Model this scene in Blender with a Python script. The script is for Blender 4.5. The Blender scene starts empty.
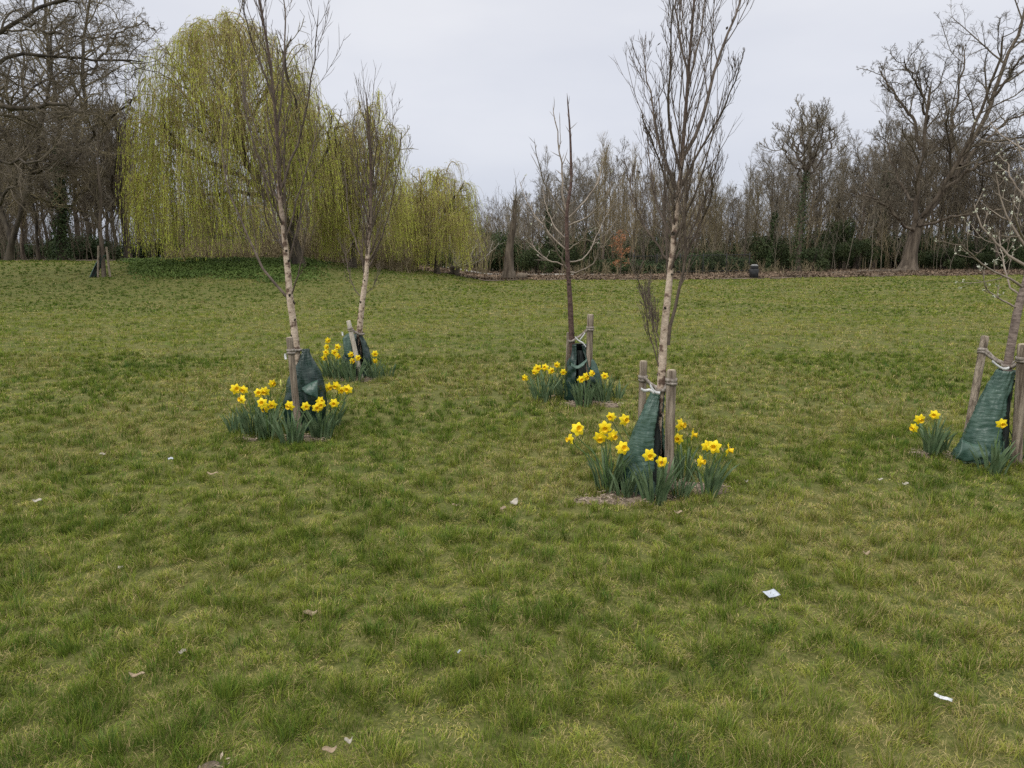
import bpy, math, random
import numpy as np
from mathutils import Vector

rng = np.random.default_rng(11)
random.seed(5)
scene = bpy.context.scene
COL = scene.collection

# ------------------------------------------------------------------ camera model
CAM_H = 1.6
F = 740.0
PITCH = math.atan((384 - 256) / F)
cp, sp = math.cos(PITCH), math.sin(PITCH)

def ray(px, py):
    u = (px - 512) / F
    v = (384 - py) / F
    # camera axes: right=(1,0,0) forward=(0,cp,-sp) up=(0,sp,cp)
    return np.array([u, cp + v * sp, -sp + v * cp])

def W(px, py, D):
    r = ray(px, py)
    return np.array([0, 0, CAM_H]) + r * (D / r[1])

# ------------------------------------------------------------------ noise
_tab = np.random.default_rng(77).random((256, 256))
def vnoise(x, y):
    x = np.asarray(x, float); y = np.asarray(y, float)
    xi = np.floor(x).astype(int); yi = np.floor(y).astype(int)
    fx = x - xi; fy = y - yi
    fx = fx * fx * (3 - 2 * fx); fy = fy * fy * (3 - 2 * fy)
    a = _tab[xi & 255, yi & 255]; b = _tab[(xi + 1) & 255, yi & 255]
    c = _tab[xi & 255, (yi + 1) & 255]; d = _tab[(xi + 1) & 255, (yi + 1) & 255]
    return (a * (1 - fx) + b * fx) * (1 - fy) + (c * (1 - fx) + d * fx) * fy
def fbm(x, y, o=3):
    s = 0; a = 0.5; n = 0
    for i in range(o):
        s = s + a * vnoise(x * 2 ** i + 17.3 * i, y * 2 ** i + 5.1 * i); n += a; a *= .5
    return s / n
def sstep(a, b, x):
    t = np.clip((x - a) / (b - a), 0, 1)
    return t * t * (3 - 2 * t)

# ------------------------------------------------------------------ terrain
def H(x, y):
    x = np.asarray(x, float); y = np.asarray(y, float)
    near = 1 - sstep(10, 26, y)
    h = (fbm(x * 1.9, y * 1.9, 2) - .5) * 0.045 * near + (fbm(x * .25, y * .25, 2) - .5) * 0.10
    h = h * sstep(-2, 1.2, y)
    ratio = x / np.maximum(y, 5)
    bank = sstep(23, 40, y) * (0.34 + 0.66 * sstep(-3.0, -12.5, x)) * sstep(-1.5, -5.0, x)
    h = h + 1.28 * bank
    h = h + 0.28 * sstep(26, 60, y) * sstep(9, 36, x)      # right side lifts very slightly
    h = h + 0.05 * (vnoise(x * .5 + 9, y * .5) - .5) * sstep(20, 34, y)
    return h
def G(px, py, guess=None):
    """point of the ground seen along pixel ray"""
    r = ray(px, py); lo, hi = 0.5, 110.0
    ts = np.linspace(0.8, 130, 5000)
    P = np.array([0, 0, CAM_H]) + ts[:, None] * r[None, :]
    below = P[:, 2] < H(P[:, 0], P[:, 1])
    i = int(np.argmax(below)) if below.any() else len(ts) - 1
    p = P[i].copy(); p[2] = float(H(p[0], p[1]))
    return p

# ------------------------------------------------------------------ mesh helpers
def norm(v):
    return v / np.maximum(np.linalg.norm(v, axis=-1, keepdims=True), 1e-9)

def tubes(P, R, sides):
    P = np.asarray(P, float); R = np.asarray(R, float)
    N, K, _ = P.shape
    T = norm(np.gradient(P, axis=1))
    m = norm(T.mean(axis=1))
    ref = np.where(np.abs(m[:, 2:3]) < .8, np.array([[0, 0, 1.]]), np.array([[1., 0, 0]]))
    U = norm(np.cross(T, ref[:, None, :])); Vv = np.cross(T, U)
    a = np.linspace(0, 2 * math.pi, sides, endpoint=False)
    ring = U[:, :, None, :] * np.cos(a)[None, None, :, None] + Vv[:, :, None, :] * np.sin(a)[None, None, :, None]
    V = (P[:, :, None, :] + ring * R[:, :, None, None]).reshape(-1, 3)
    idx = np.arange(N * K * sides).reshape(N, K, sides)
    i0 = idx[:, :-1, :]; i1 = idx[:, 1:, :]
    Fq = np.stack([i0, np.roll(i0, -1, 2), np.roll(i1, -1, 2), i1], -1).reshape(-1, 4)
    return V, Fq

def leaves(C, D, Nn, L, Wd):
    """diamond leaves: centre C, direction D, normal Nn"""
    D = norm(D); S = norm(np.cross(D, Nn))
    L = np.asarray(L)[..., None]; Wd = np.asarray(Wd)[..., None]
    a = C - D * L * .5; b = C + S * Wd * .5 + D * L * .05; c = C + D * L * .5; d = C - S * Wd * .5 + D * L * .05
    V = np.stack([a, b, c, d], 1).reshape(-1, 3)
    return V, np.arange(len(V)).reshape(-1, 4)

def merge(*parts):
    Vs, Fs, o = [], [], 0
    for V, Fq in parts:
        Vs.append(V); Fs.append(np.asarray(Fq) + o); o += len(V)
    return np.concatenate(Vs), np.concatenate(Fs)

def mkmesh(name, V, Fc, mat=None, smooth=True, col=None, mats=None, midx=None):
    V = np.asarray(V, np.float32); Fc = np.asarray(Fc, np.int32)
    me = bpy.data.meshes.new(name)
    n = Fc.shape[1]
    me.vertices.add(len(V)); me.vertices.foreach_set('co', V.ravel())
    me.loops.add(Fc.size); me.loops.foreach_set('vertex_index', Fc.ravel())
    me.polygons.add(len(Fc))
    me.polygons.foreach_set('loop_start', np.arange(0, Fc.size, n, dtype=np.int32))
    me.polygons.foreach_set('loop_total', np.full(len(Fc), n, np.int32))
    me.polygons.foreach_set('use_smooth', np.full(len(Fc), smooth, bool))
    if mat: me.materials.append(mat)
    for m in (mats or []): me.materials.append(m)
    if midx is not None: me.polygons.foreach_set('material_index', np.asarray(midx, np.int32))
    me.update()
    if col is not None:
        a = me.color_attributes.new('tint', 'FLOAT_COLOR', 'POINT')
        c = np.ones((len(V), 4), np.float32); c[:, :3] = col
        a.data.foreach_set('color', c.ravel())
    return me

def tag(o, label=None, cat=None, group=None, kind=None):
    if label: o['label'] = label
    if cat: o['category'] = cat
    if group: o['group'] = group
    if kind: o['kind'] = kind
    return o

def thing(name, loc, label, cat, group=None):
    o = bpy.data.objects.new(name, None); COL.objects.link(o)
    o.location = Vector([float(v) for v in loc]); o.empty_display_size = .1
    return tag(o, label, cat, group)

def part(name, V, Fc, mat, parent=None, smooth=True, col=None, local=False):
    V = np.asarray(V, float)
    if parent is not None and not local:
        off = np.zeros(3); q = parent
        while q is not None:
            off += np.array(q.location); q = q.parent
        V = V - off
    me = mkmesh(name, V, Fc, mat, smooth, col)
    o = bpy.data.objects.new(name, me); COL.objects.link(o)
    if parent is not None: o.parent = parent
    return o

def copy_tree(o, parent=None):
    c = o.copy(); COL.objects.link(c)
    if parent is not None: c.parent = parent
    for ch in list(o.children): copy_tree(ch, c)
    return c

# ------------------------------------------------------------------ materials
def mat(name, c1, c2=None, scale=8.0, rough=.85, bump=0.0, bscale=None, stretch=None, attr=False,
        transl=0.0, spec=.3, c3=None, detail=4, sheen=0):
    m = bpy.data.materials.new(name); m.use_nodes = True
    nt = m.node_tree; nt.nodes.clear(); L = nt.links
    out = nt.nodes.new('ShaderNodeOutputMaterial')
    b = nt.nodes.new('ShaderNodeBsdfPrincipled')
    b.inputs['Roughness'].default_value = rough
    b.inputs['Specular IOR Level'].default_value = spec
    tc = nt.nodes.new('ShaderNodeTexCoord'); mp = nt.nodes.new('ShaderNodeMapping')
    L.new(tc.outputs['Object'], mp.inputs['Vector'])
    if stretch: mp.inputs['Scale'].default_value = stretch
    c2 = c2 or c1
    nz = nt.nodes.new('ShaderNodeTexNoise'); nz.inputs['Scale'].default_value = scale; nz.inputs['Detail'].default_value = detail
    L.new(mp.outputs[0], nz.inputs['Vector'])
    rp = nt.nodes.new('ShaderNodeValToRGB')
    rp.color_ramp.elements[0].position = .36; rp.color_ramp.elements[0].color = (*c1, 1)
    rp.color_ramp.elements[1].position = .64; rp.color_ramp.elements[1].color = (*c2, 1)
    if c3:
        e = rp.color_ramp.elements.new(.5); e.color = (*c3, 1)
    L.new(nz.outputs[0], rp.inputs[0])
    src = rp.outputs[0]
    if attr:
        at = nt.nodes.new('ShaderNodeAttribute'); at.attribute_name = 'tint'
        mx = nt.nodes.new('ShaderNodeMix'); mx.data_type = 'RGBA'; mx.blend_type = 'MULTIPLY'
        mx.inputs[0].default_value = 1
        L.new(src, mx.inputs[6]); L.new(at.outputs['Color'], mx.inputs[7]); src = mx.outputs[2]
    L.new(src, b.inputs['Base Color'])
    if bump:
        n2 = nt.nodes.new('ShaderNodeTexNoise'); n2.inputs['Scale'].default_value = bscale or scale * 2; n2.inputs['Detail'].default_value = 5
        L.new(mp.outputs[0], n2.inputs['Vector'])
        bp = nt.nodes.new('ShaderNodeBump'); bp.inputs['Strength'].default_value = bump; bp.inputs['Distance'].default_value = .02
        L.new(n2.outputs[0], bp.inputs['Height']); L.new(bp.outputs[0], b.inputs['Normal'])
    if transl:
        t = nt.nodes.new('ShaderNodeBsdfTranslucent'); L.new(src, t.inputs['Color'])
        ms = nt.nodes.new('ShaderNodeMixShader'); ms.inputs[0].default_value = transl
        L.new(b.outputs[0], ms.inputs[1]); L.new(t.outputs[0], ms.inputs[2]); L.new(ms.outputs[0], out.inputs[0])
    else:
        L.new(b.outputs[0], out.inputs[0])
    return m

M = {}
M['grass'] = mat('grass_blade', (.86, .88, .86), (1, 1, 1), scale=3, rough=.7, attr=True, transl=.25, spec=.07)
M['leafgreen'] = mat('daffodil_leaf', (.082, .135, .064), (.150, .205, .105), scale=14, rough=.5, transl=.12, spec=.22)
M['stemgreen'] = mat('daffodil_stem', (.09, .16, .05), (.12, .20, .06), scale=14, rough=.5, transl=.1)
M['petal'] = mat('daffodil_petal', (.92, .70, .014), (.97, .80, .03), scale=40, rough=.55, transl=.22)
M['trumpet'] = mat('daffodil_trumpet', (.97, .64, .012), (.99, .74, .03), scale=40, rough=.55, transl=.2)
M['palepetal'] = mat('daffodil_bud', (.80, .78, .20), (.85, .85, .35), scale=40, rough=.55, transl=.2)
M['spathe'] = mat('papery_sheath', (.33, .25, .14), (.42, .33, .2), scale=40, rough=.8, transl=.2)
M['birch'] = mat('pinkish_birch_bark', (.13, .085, .062), (.52, .42, .33), scale=17, rough=.8, bump=.5, bscale=40, stretch=(1, 1, 1.0), c3=(.40, .31, .235), detail=9)
def bark_height(m, z0, z1, dark):
    nt = m.node_tree; L = nt.links; b = [n for n in nt.nodes if n.type == 'BSDF_PRINCIPLED'][0]
    src = b.inputs['Base Color'].links[0].from_socket
    tc = [n for n in nt.nodes if n.type == 'TEX_COORD'][0]; nz = [n for n in nt.nodes if n.type == 'TEX_NOISE'][0]
    sp_ = nt.nodes.new('ShaderNodeSeparateXYZ'); L.new(tc.outputs['Object'], sp_.inputs[0])
    ad = nt.nodes.new('ShaderNodeMath'); ad.operation = 'MULTIPLY_ADD'; L.new(nz.outputs[0], ad.inputs[0]); ad.inputs[1].default_value = .8; L.new(sp_.outputs[2], ad.inputs[2])
    mr = nt.nodes.new('ShaderNodeMapRange'); mr.inputs[1].default_value = z0 + .4; mr.inputs[2].default_value = z1 + .4; L.new(ad.outputs[0], mr.inputs[0])
    mx = nt.nodes.new('ShaderNodeMix'); mx.data_type = 'RGBA'; L.new(mr.outputs[0], mx.inputs[0]); L.new(src, mx.inputs[6]); mx.inputs[7].default_value = (*dark, 1)
    L.new(mx.outputs[2], b.inputs['Base Color'])
bark_height(M['birch'], 1.75, 2.5, (.10, .070, .055))
for n_ in M['birch'].node_tree.nodes:
    if n_.type == 'VALTORGB':
        for e_, p_ in zip(n_.color_ramp.elements, (.40, .465, .60)): e_.position = p_
M['birchtwig'] = mat('birch_twig', (.075, .056, .044), (.145, .112, .088), scale=20, rough=.75)
M['twigpale'] = mat('pale_twig', (.17, .135, .105), (.30, .25, .20), scale=9, rough=.75)
M['redbark'] = mat('dark_red_bark', (.055, .030, .025), (.12, .075, .06), scale=30, rough=.6, bump=.3)
M['greybark'] = mat('grey_young_bark', (.12, .09, .075), (.27, .21, .18), scale=18, rough=.7, bump=.3, stretch=(1, 1, 3))
M['bark'] = mat('furrowed_bark', (.060, .045, .034), (.150, .120, .092), scale=3.5, rough=.95, bump=1., bscale=9, stretch=(1.6, 1.6, .35))
M['oakbark'] = mat('oak_bark', (.055, .042, .031), (.15, .12, .09), scale=3.0, rough=.95, bump=1., bscale=7, stretch=(1.6, 1.6, .3))
M['darkbark'] = mat('damp_dark_bark', (.030, .024, .019), (.085, .070, .050), scale=2.5, rough=.95, bump=.8, bscale=6, stretch=(1.6, 1.6, .4))
M['twigA'] = mat('grey_brown_twigs', (.125, .105, .075), (.225, .195, .150), scale=.8, rough=.9)
M['twigB'] = mat('tan_twigs', (.19, .15, .085), (.30, .245, .15), scale=.8, rough=.9)
M['twigC'] = mat('dark_twigs', (.085, .068, .048), (.150, .124, .088), scale=.8, rough=.9)
M['twigD'] = mat('mossy_twigs', (.135, .112, .062), (.225, .185, .110), scale=.8, rough=.9)
M['ivy'] = mat('ivy_leaves', (.028, .048, .018), (.060, .085, .030), scale=1.5, rough=.6, transl=.1, spec=.15)
M['laurel'] = mat('evergreen_leaves', (.024, .038, .014), (.062, .080, .030), scale=1.2, rough=.6, transl=.1, spec=.15)
M['willow'] = mat('willow_leaves', (.88, .90, .88), (1, 1, 1), scale=.7, rough=.6, transl=.35, attr=True)
M['willowtwig'] = mat('willow_shoots', (.29, .225, .095), (.38, .31, .14), scale=.7, rough=.8)
M['rust'] = mat('dry_beech_leaves', (.30, .125, .055), (.42, .20, .10), scale=1.5, rough=.8, transl=.2)
M['stake'] = mat('weathered_softwood', (.105, .080, .058), (.34, .28, .215), scale=7, rough=.9, bump=1.0, bscale=14, stretch=(6, 6, .5), detail=8)
M['stakepale'] = mat('pale_softwood', (.34, .30, .24), (.54, .49, .42), scale=7, rough=.9, bump=.5, bscale=18, stretch=(5, 5, .5))
M['stakecut'] = mat('sawn_end_grain', (.30, .25, .18), (.44, .37, .28), scale=30, rough=.9)
M['tie'] = mat('webbing_strap', (.17, .14, .115), (.34, .30, .26), scale=40, rough=.85, bump=.3)
M['tiewhite'] = mat('white_strap_end', (.55, .55, .55), (.72, .72, .72), scale=30, rough=.7)
M['soil'] = mat('bare_soil', (.10, .075, .055), (.26, .205, .15), scale=22, rough=1, bump=1, bscale=60)
M['chip'] = mat('wood_chips', (.20, .15, .11), (.42, .34, .26), scale=12, rough=.95)
M['paper'] = mat('white_paper', (.33, .36, .41), (.48, .51, .56), scale=25, rough=.6)
M['foil'] = mat('crumpled_wrapper', (.42, .43, .44), (.62, .63, .64), scale=60, rough=.5, spec=.3)
M['deadleaf'] = mat('fallen_leaf', (.26, .19, .12), (.42, .33, .23), scale=30, rough=.85, transl=.15)
M['deadpale'] = mat('bleached_leaf', (.36, .32, .26), (.52, .48, .41), scale=30, rough=.85, transl=.15)
M['bin'] = mat('black_plastic', (.012, .012, .013), (.03, .03, .032), scale=5, rough=.5)
M['binlid'] = mat('grey_metal_lid', (.16, .16, .16), (.24, .24, .24), scale=8, rough=.45)
M['iron'] = mat('black_iron', (.015, .016, .016), (.035, .035, .033), scale=6, rough=.6)
M['litter'] = mat('leaf_litter', (.070, .052, .034), (.17, .125, .085), scale=1.6, rough=1, bump=1, bscale=9, c3=(.11, .085, .058))
M['litterleaf'] = mat('litter_leaves', (.075, .055, .036), (.22, .155, .105), scale=.5, rough=.9)
M['path'] = mat('gravel_path', (.27, .25, .22), (.38, .35, .31), scale=2.5, rough=.95, bump=.3, bscale=40)
M['bank_ivy'] = mat('ground_ivy_leaves', (.060, .098, .022), (.105, .150, .036), scale=.9, rough=.65, transl=.1, spec=.12)

# green woven plastic for the watering bags: fine cross crinkle
def bag_mat(name, c1, c2):
    m = bpy.data.materials.new(name); m.use_nodes = True
    nt = m.node_tree; L = nt.links; b = nt.nodes['Principled BSDF']
    b.inputs['Roughness'].default_value = .33; b.inputs['Specular IOR Level'].default_value = .45
    tc = nt.nodes.new('ShaderNodeTexCoord')
    nz = nt.nodes.new('ShaderNodeTexNoise'); nz.inputs['Scale'].default_value = 9; nz.inputs['Detail'].default_value = 6
    L.new(tc.outputs['Object'], nz.inputs['Vector'])
    rp = nt.nodes.new('ShaderNodeValToRGB')
    rp.color_ramp.elements[0].position = .35; rp.color_ramp.elements[0].color = (*c1, 1)
    rp.color_ramp.elements[1].position = .68; rp.color_ramp.elements[1].color = (*c2, 1)
    L.new(nz.outputs[0], rp.inputs[0]); L.new(rp.outputs[0], b.inputs['Base Color'])
    mp = nt.nodes.new('ShaderNodeMapping'); mp.inputs['Scale'].default_value = (14, 14, 60)
    mp.inputs['Rotation'].default_value = (.25, .3, 0)
    L.new(tc.outputs['Object'], mp.inputs['Vector'])
    n2 = nt.nodes.new('ShaderNodeTexNoise'); n2.inputs['Scale'].default_value = 1.1; n2.inputs['Detail'].default_value = 3
    L.new(mp.outputs[0], n2.inputs['Vector'])
    bp = nt.nodes.new('ShaderNodeBump'); bp.inputs['Strength'].default_value = .8; bp.inputs['Distance'].default_value = .006
    L.new(n2.outputs[0], bp.inputs['Height']); L.new(bp.outputs[0], b.inputs['Normal'])
    return m
M['bag'] = bag_mat('green_woven_plastic', (.022, .055, .040), (.044, .092, .068))
M['bagdark'] = bag_mat('dark_green_plastic', (.008, .024, .018), (.016, .042, .031))
M['bagfade'] = bag_mat('faded_green_plastic', (.028, .066, .048), (.070, .120, .092))
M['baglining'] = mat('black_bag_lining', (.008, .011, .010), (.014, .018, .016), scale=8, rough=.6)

# ground material
def ground_mat():
    m = bpy.data.materials.new('lawn_soil'); m.use_nodes = True
    nt = m.node_tree; L = nt.links; b = nt.nodes['Principled BSDF']; b.inputs['Roughness'].default_value = 1
    b.inputs['Specular IOR Level'].default_value = .1
    tc = nt.nodes.new('ShaderNodeTexCoord')
    def nz(s, d=5):
        n = nt.nodes.new('ShaderNodeTexNoise'); n.inputs['Scale'].default_value = s; n.inputs['Detail'].default_value = d
        L.new(tc.outputs['Object'], n.inputs['Vector']); return n
    def ramp(n, a, b_, p0=.35, p1=.65):
        r = nt.nodes.new('ShaderNodeValToRGB'); r.color_ramp.elements[0].position = p0; r.color_ramp.elements[1].position = p1
        r.color_ramp.elements[0].color = (*a, 1); r.color_ramp.elements[1].color = (*b_, 1); L.new(n.outputs[0], r.inputs[0]); return r
    r1 = ramp(nz(55), (.040, .048, .014), (.16, .145, .060))
    r2 = ramp(nz(1.3), (.075, .100, .020), (.145, .145, .042))
    mx = nt.nodes.new('ShaderNodeMix'); mx.data_type = 'RGBA'; mx.inputs[0].default_value = .5
    L.new(r1.outputs[0], mx.inputs[6]); L.new(r2.outputs[0], mx.inputs[7])
    L.new(mx.outputs[2], b.inputs['Base Color'])
    bp = nt.nodes.new('ShaderNodeBump'); bp.inputs['Strength'].default_value = .8; bp.inputs['Distance'].default_value = .03
    n3 = nz(30); L.new(n3.outputs[0], bp.inputs['Height']); L.new(bp.outputs[0], b.inputs['Normal'])
    return m
M['ground'] = ground_mat()

# ------------------------------------------------------------------ ground mesh
def axis(a, step, growth, lim):
    out = [a]; s = step
    while out[-1] < lim:
        out.append(out[-1] + s); s = s if out[-1] < a + 12 else s * growth
    return np.array(out)
xs = axis(0, .13, 1.06, 420); xs = np.concatenate([-xs[::-1][:-1], xs])
ys = np.concatenate([np.linspace(-40, -1, 12), axis(0, .11, 1.025, 500)])
XX, YY = np.meshgrid(xs, ys); ZZ = H(XX, YY)
gi = np.arange(XX.size).reshape(XX.shape)
GF = np.stack([gi[:-1, :-1], gi[:-1, 1:], gi[1:, 1:], gi[1:, :-1]], -1).reshape(-1, 4)
ground = part('ground', np.stack([XX, YY, ZZ], -1).reshape(-1, 3), GF, M['ground'])
tag(ground, kind='structure')

def sheet(name, xr, yf0, yf1, nx, ny, dz, m, wob=.6):
    """strip of ground cover following the terrain between y=yf0(x) and y=yf1(x)"""
    xv = np.linspace(xr[0], xr[1], nx); tv = np.linspace(0, 1, ny)
    X, T_ = np.meshgrid(xv, tv)
    y0 = yf0(X) + (fbm(X * .7, X * 0 + 3, 3) - .5) * wob; y1 = yf1(X)
    Y = y0 + (y1 - y0) * T_
    Z = H(X, Y) + dz
    g = np.arange(X.size).reshape(X.shape)
    Fq = np.stack([g[:-1, :-1], g[:-1, 1:], g[1:, 1:], g[1:, :-1]], -1).reshape(-1, 4)
    o = part(name, np.stack([X, Y, Z], -1).reshape(-1, 3), Fq, m)
    return tag(o, kind='structure')
EDGE = lambda x: 50.0 + 0.10 * np.maximum(x, 0) - 0 * x
sheet('forest_floor', (-7, 75), EDGE, lambda x: 170 + 0 * x, 420, 200, .035, M['litter'], wob=3.)
sheet('forest_floor', (-95, -7.5), lambda x: 44.5 - .06 * x + 0 * x, lambda x: 160 + 0 * x, 300, 160, .035, M['litter'], wob=2.)
sheet('path', (-14, 9.5), lambda x: 63 + .1 * x, lambda x: 65.6 + .1 * x, 60, 4, .055, M['path'], wob=.4)

# fallen leaves over the forest floor: a raised, uneven carpet
n = 26000
lx = rng.uniform(-7, 62, n); ly = EDGE(lx) + rng.random(n) ** 1.6 * 22 + .4
ln = norm(rng.normal(0, .5, (n, 3)) + [0, 0, 1]); ldir = rng.normal(0, 1, (n, 3))
k = ~((ly > 62.5 + .1 * lx) & (ly < 66.2 + .1 * lx) & (lx < 10))
V, Fq = leaves(np.stack([lx, ly, H(lx, ly) + .05 + rng.random(n) * .09], -1)[k], ldir[k], ln[k], rng.uniform(.12, .26, n)[k], rng.uniform(.07, .16, n)[k])
tag(part('fallen_leaves', V, Fq, M['litterleaf'], smooth=False), 'brown carpet of fallen leaves along the foot of the wood', 'fallen leaves', kind='stuff')

# ------------------------------------------------------------------ stations (young trees)
ST = {}
for k_, (px, py) in dict(A=(655, 492), B=(302, 431), C=(358, 376), D=(576, 400), E=(1000, 462), S=(104, 277)).items():
    ST[k_] = G(px, py)
def depth(k_): return float(ST[k_][1])
SOIL = []  # (x,y,rx,ry)
def soil_at(px, py, rx, ry):
    g = G(px, py); SOIL.append((g[0], g[1], rx, ry)); return g
soil_at(640, 499, .26, .15); soil_at(594, 503, .12, .05); soil_at(697, 490, .20, .13); soil_at(655, 488, .20, .16)
soil_at(306, 440, .20, .12); soil_at(245, 441, .10, .05); soil_at(356, 380, .26, .12); soil_at(586, 404, .26, .12); soil_at(612, 406, .12, .08)
soil_at(990, 461, .34, .12); soil_at(926, 456, .12, .08); soil_at(958, 457, .12, .07)
soil_at(214, 772, .05, .03)
def soil_mask(x, y):
    """1 inside bare soil"""
    m = np.zeros_like(x)
    for (sx, sy, rx, ry) in SOIL:
        q = ((x - sx) / rx) ** 2 + ((y - sy) / ry) ** 2 + (vnoise(x * 9, y * 9) - .5) * 1.1
        m = np.maximum(m, 1 - sstep(.7, 1.15, q))
    return m
for i, (sx, sy, rx, ry) in enumerate(SOIL):
    nr, na = 12, 40
    rr = np.linspace(0, 1.18, nr)[:, None]; aa = np.linspace(0, 2 * math.pi, na, endpoint=False)[None, :]
    w = 1 + .22 * (fbm(np.cos(aa) * 1.4 + i * 3, np.sin(aa) * 1.4 + 7, 2) - .5) * 2
    X = sx + rr * rx * w * np.cos(aa); Y = sy + rr * ry * w * np.sin(aa)
    Z = H(X, Y) + .004 + .022 * (1 - np.minimum(rr / 1.18, 1) ** 2) + (fbm(X * 22, Y * 22, 2) - .5) * .014 * (rr < 1.1) - .03 * (rr > 1.15)
    g = np.arange(nr * na).reshape(nr, na)
    Fq = np.stack([g[:-1], np.roll(g, -1, 1)[:-1], np.roll(g, -1, 1)[1:], g[1:]], -1).reshape(-1, 4)
    tag(part('bare_soil', np.stack([X, Y, Z], -1).reshape(-1, 3), Fq, M['soil']), kind='structure')
cv = []
for (sx, sy, rx, ry) in SOIL:
    n = int(700 * rx * ry / .1)
    a = rng.random(n) * 6.28; r = np.sqrt(rng.random(n)) * 1.15
    x = sx + rx * r * np.cos(a); y = sy + ry * r * np.sin(a)
    cv.append(leaves(np.stack([x, y, H(x, y) + .018 + .02 * rng.random(n)], -1), np.stack([rng.normal(0, 1, n), rng.normal(0, 1, n), rng.normal(0, .25, n)], -1),
                     norm(rng.normal(0, .45, (n, 3)) + [0, 0, 1]), rng.uniform(.012, .05, n), rng.uniform(.004, .013, n)))
V, Fq = merge(*cv)
tag(part('wood_chips', V, Fq, M['chip'], smooth=False), 'dry wood chips and dead stalks on the bare soil round the young trees', 'wood chips', kind='stuff')

# ------------------------------------------------------------------ grass
def tuft_cells(x, y, sp_, seed):
    """nearest tussock centre: distance (0..1), direction away from it, random value of the tussock"""
    rt = np.random.default_rng(seed).random((512, 512, 3))
    gx = np.floor(x / sp_).astype(int); gy = np.floor(y / sp_).astype(int)
    best = np.full(len(x), 9.); ax = np.zeros(len(x)); ay = np.zeros(len(x)); rv = np.zeros(len(x))
    for i in (-1, 0, 1):
        for j in (-1, 0, 1):
            r = rt[(gx + i) & 511, (gy + j) & 511]
            cx = (gx + i + r[:, 0]) * sp_; cy = (gy + j + r[:, 1]) * sp_
            dx = x - cx; dy = y - cy; d = np.hypot(dx, dy) / sp_ / (.55 + .75 * r[:, 2])
            k = d < best
            best = np.where(k, d, best); ax = np.where(k, dx, ax); ay = np.where(k, dy, ay); rv = np.where(k, r[:, 2], rv)
    return np.clip(best, 0, 1.3), np.arctan2(ay, ax), rv

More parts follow.
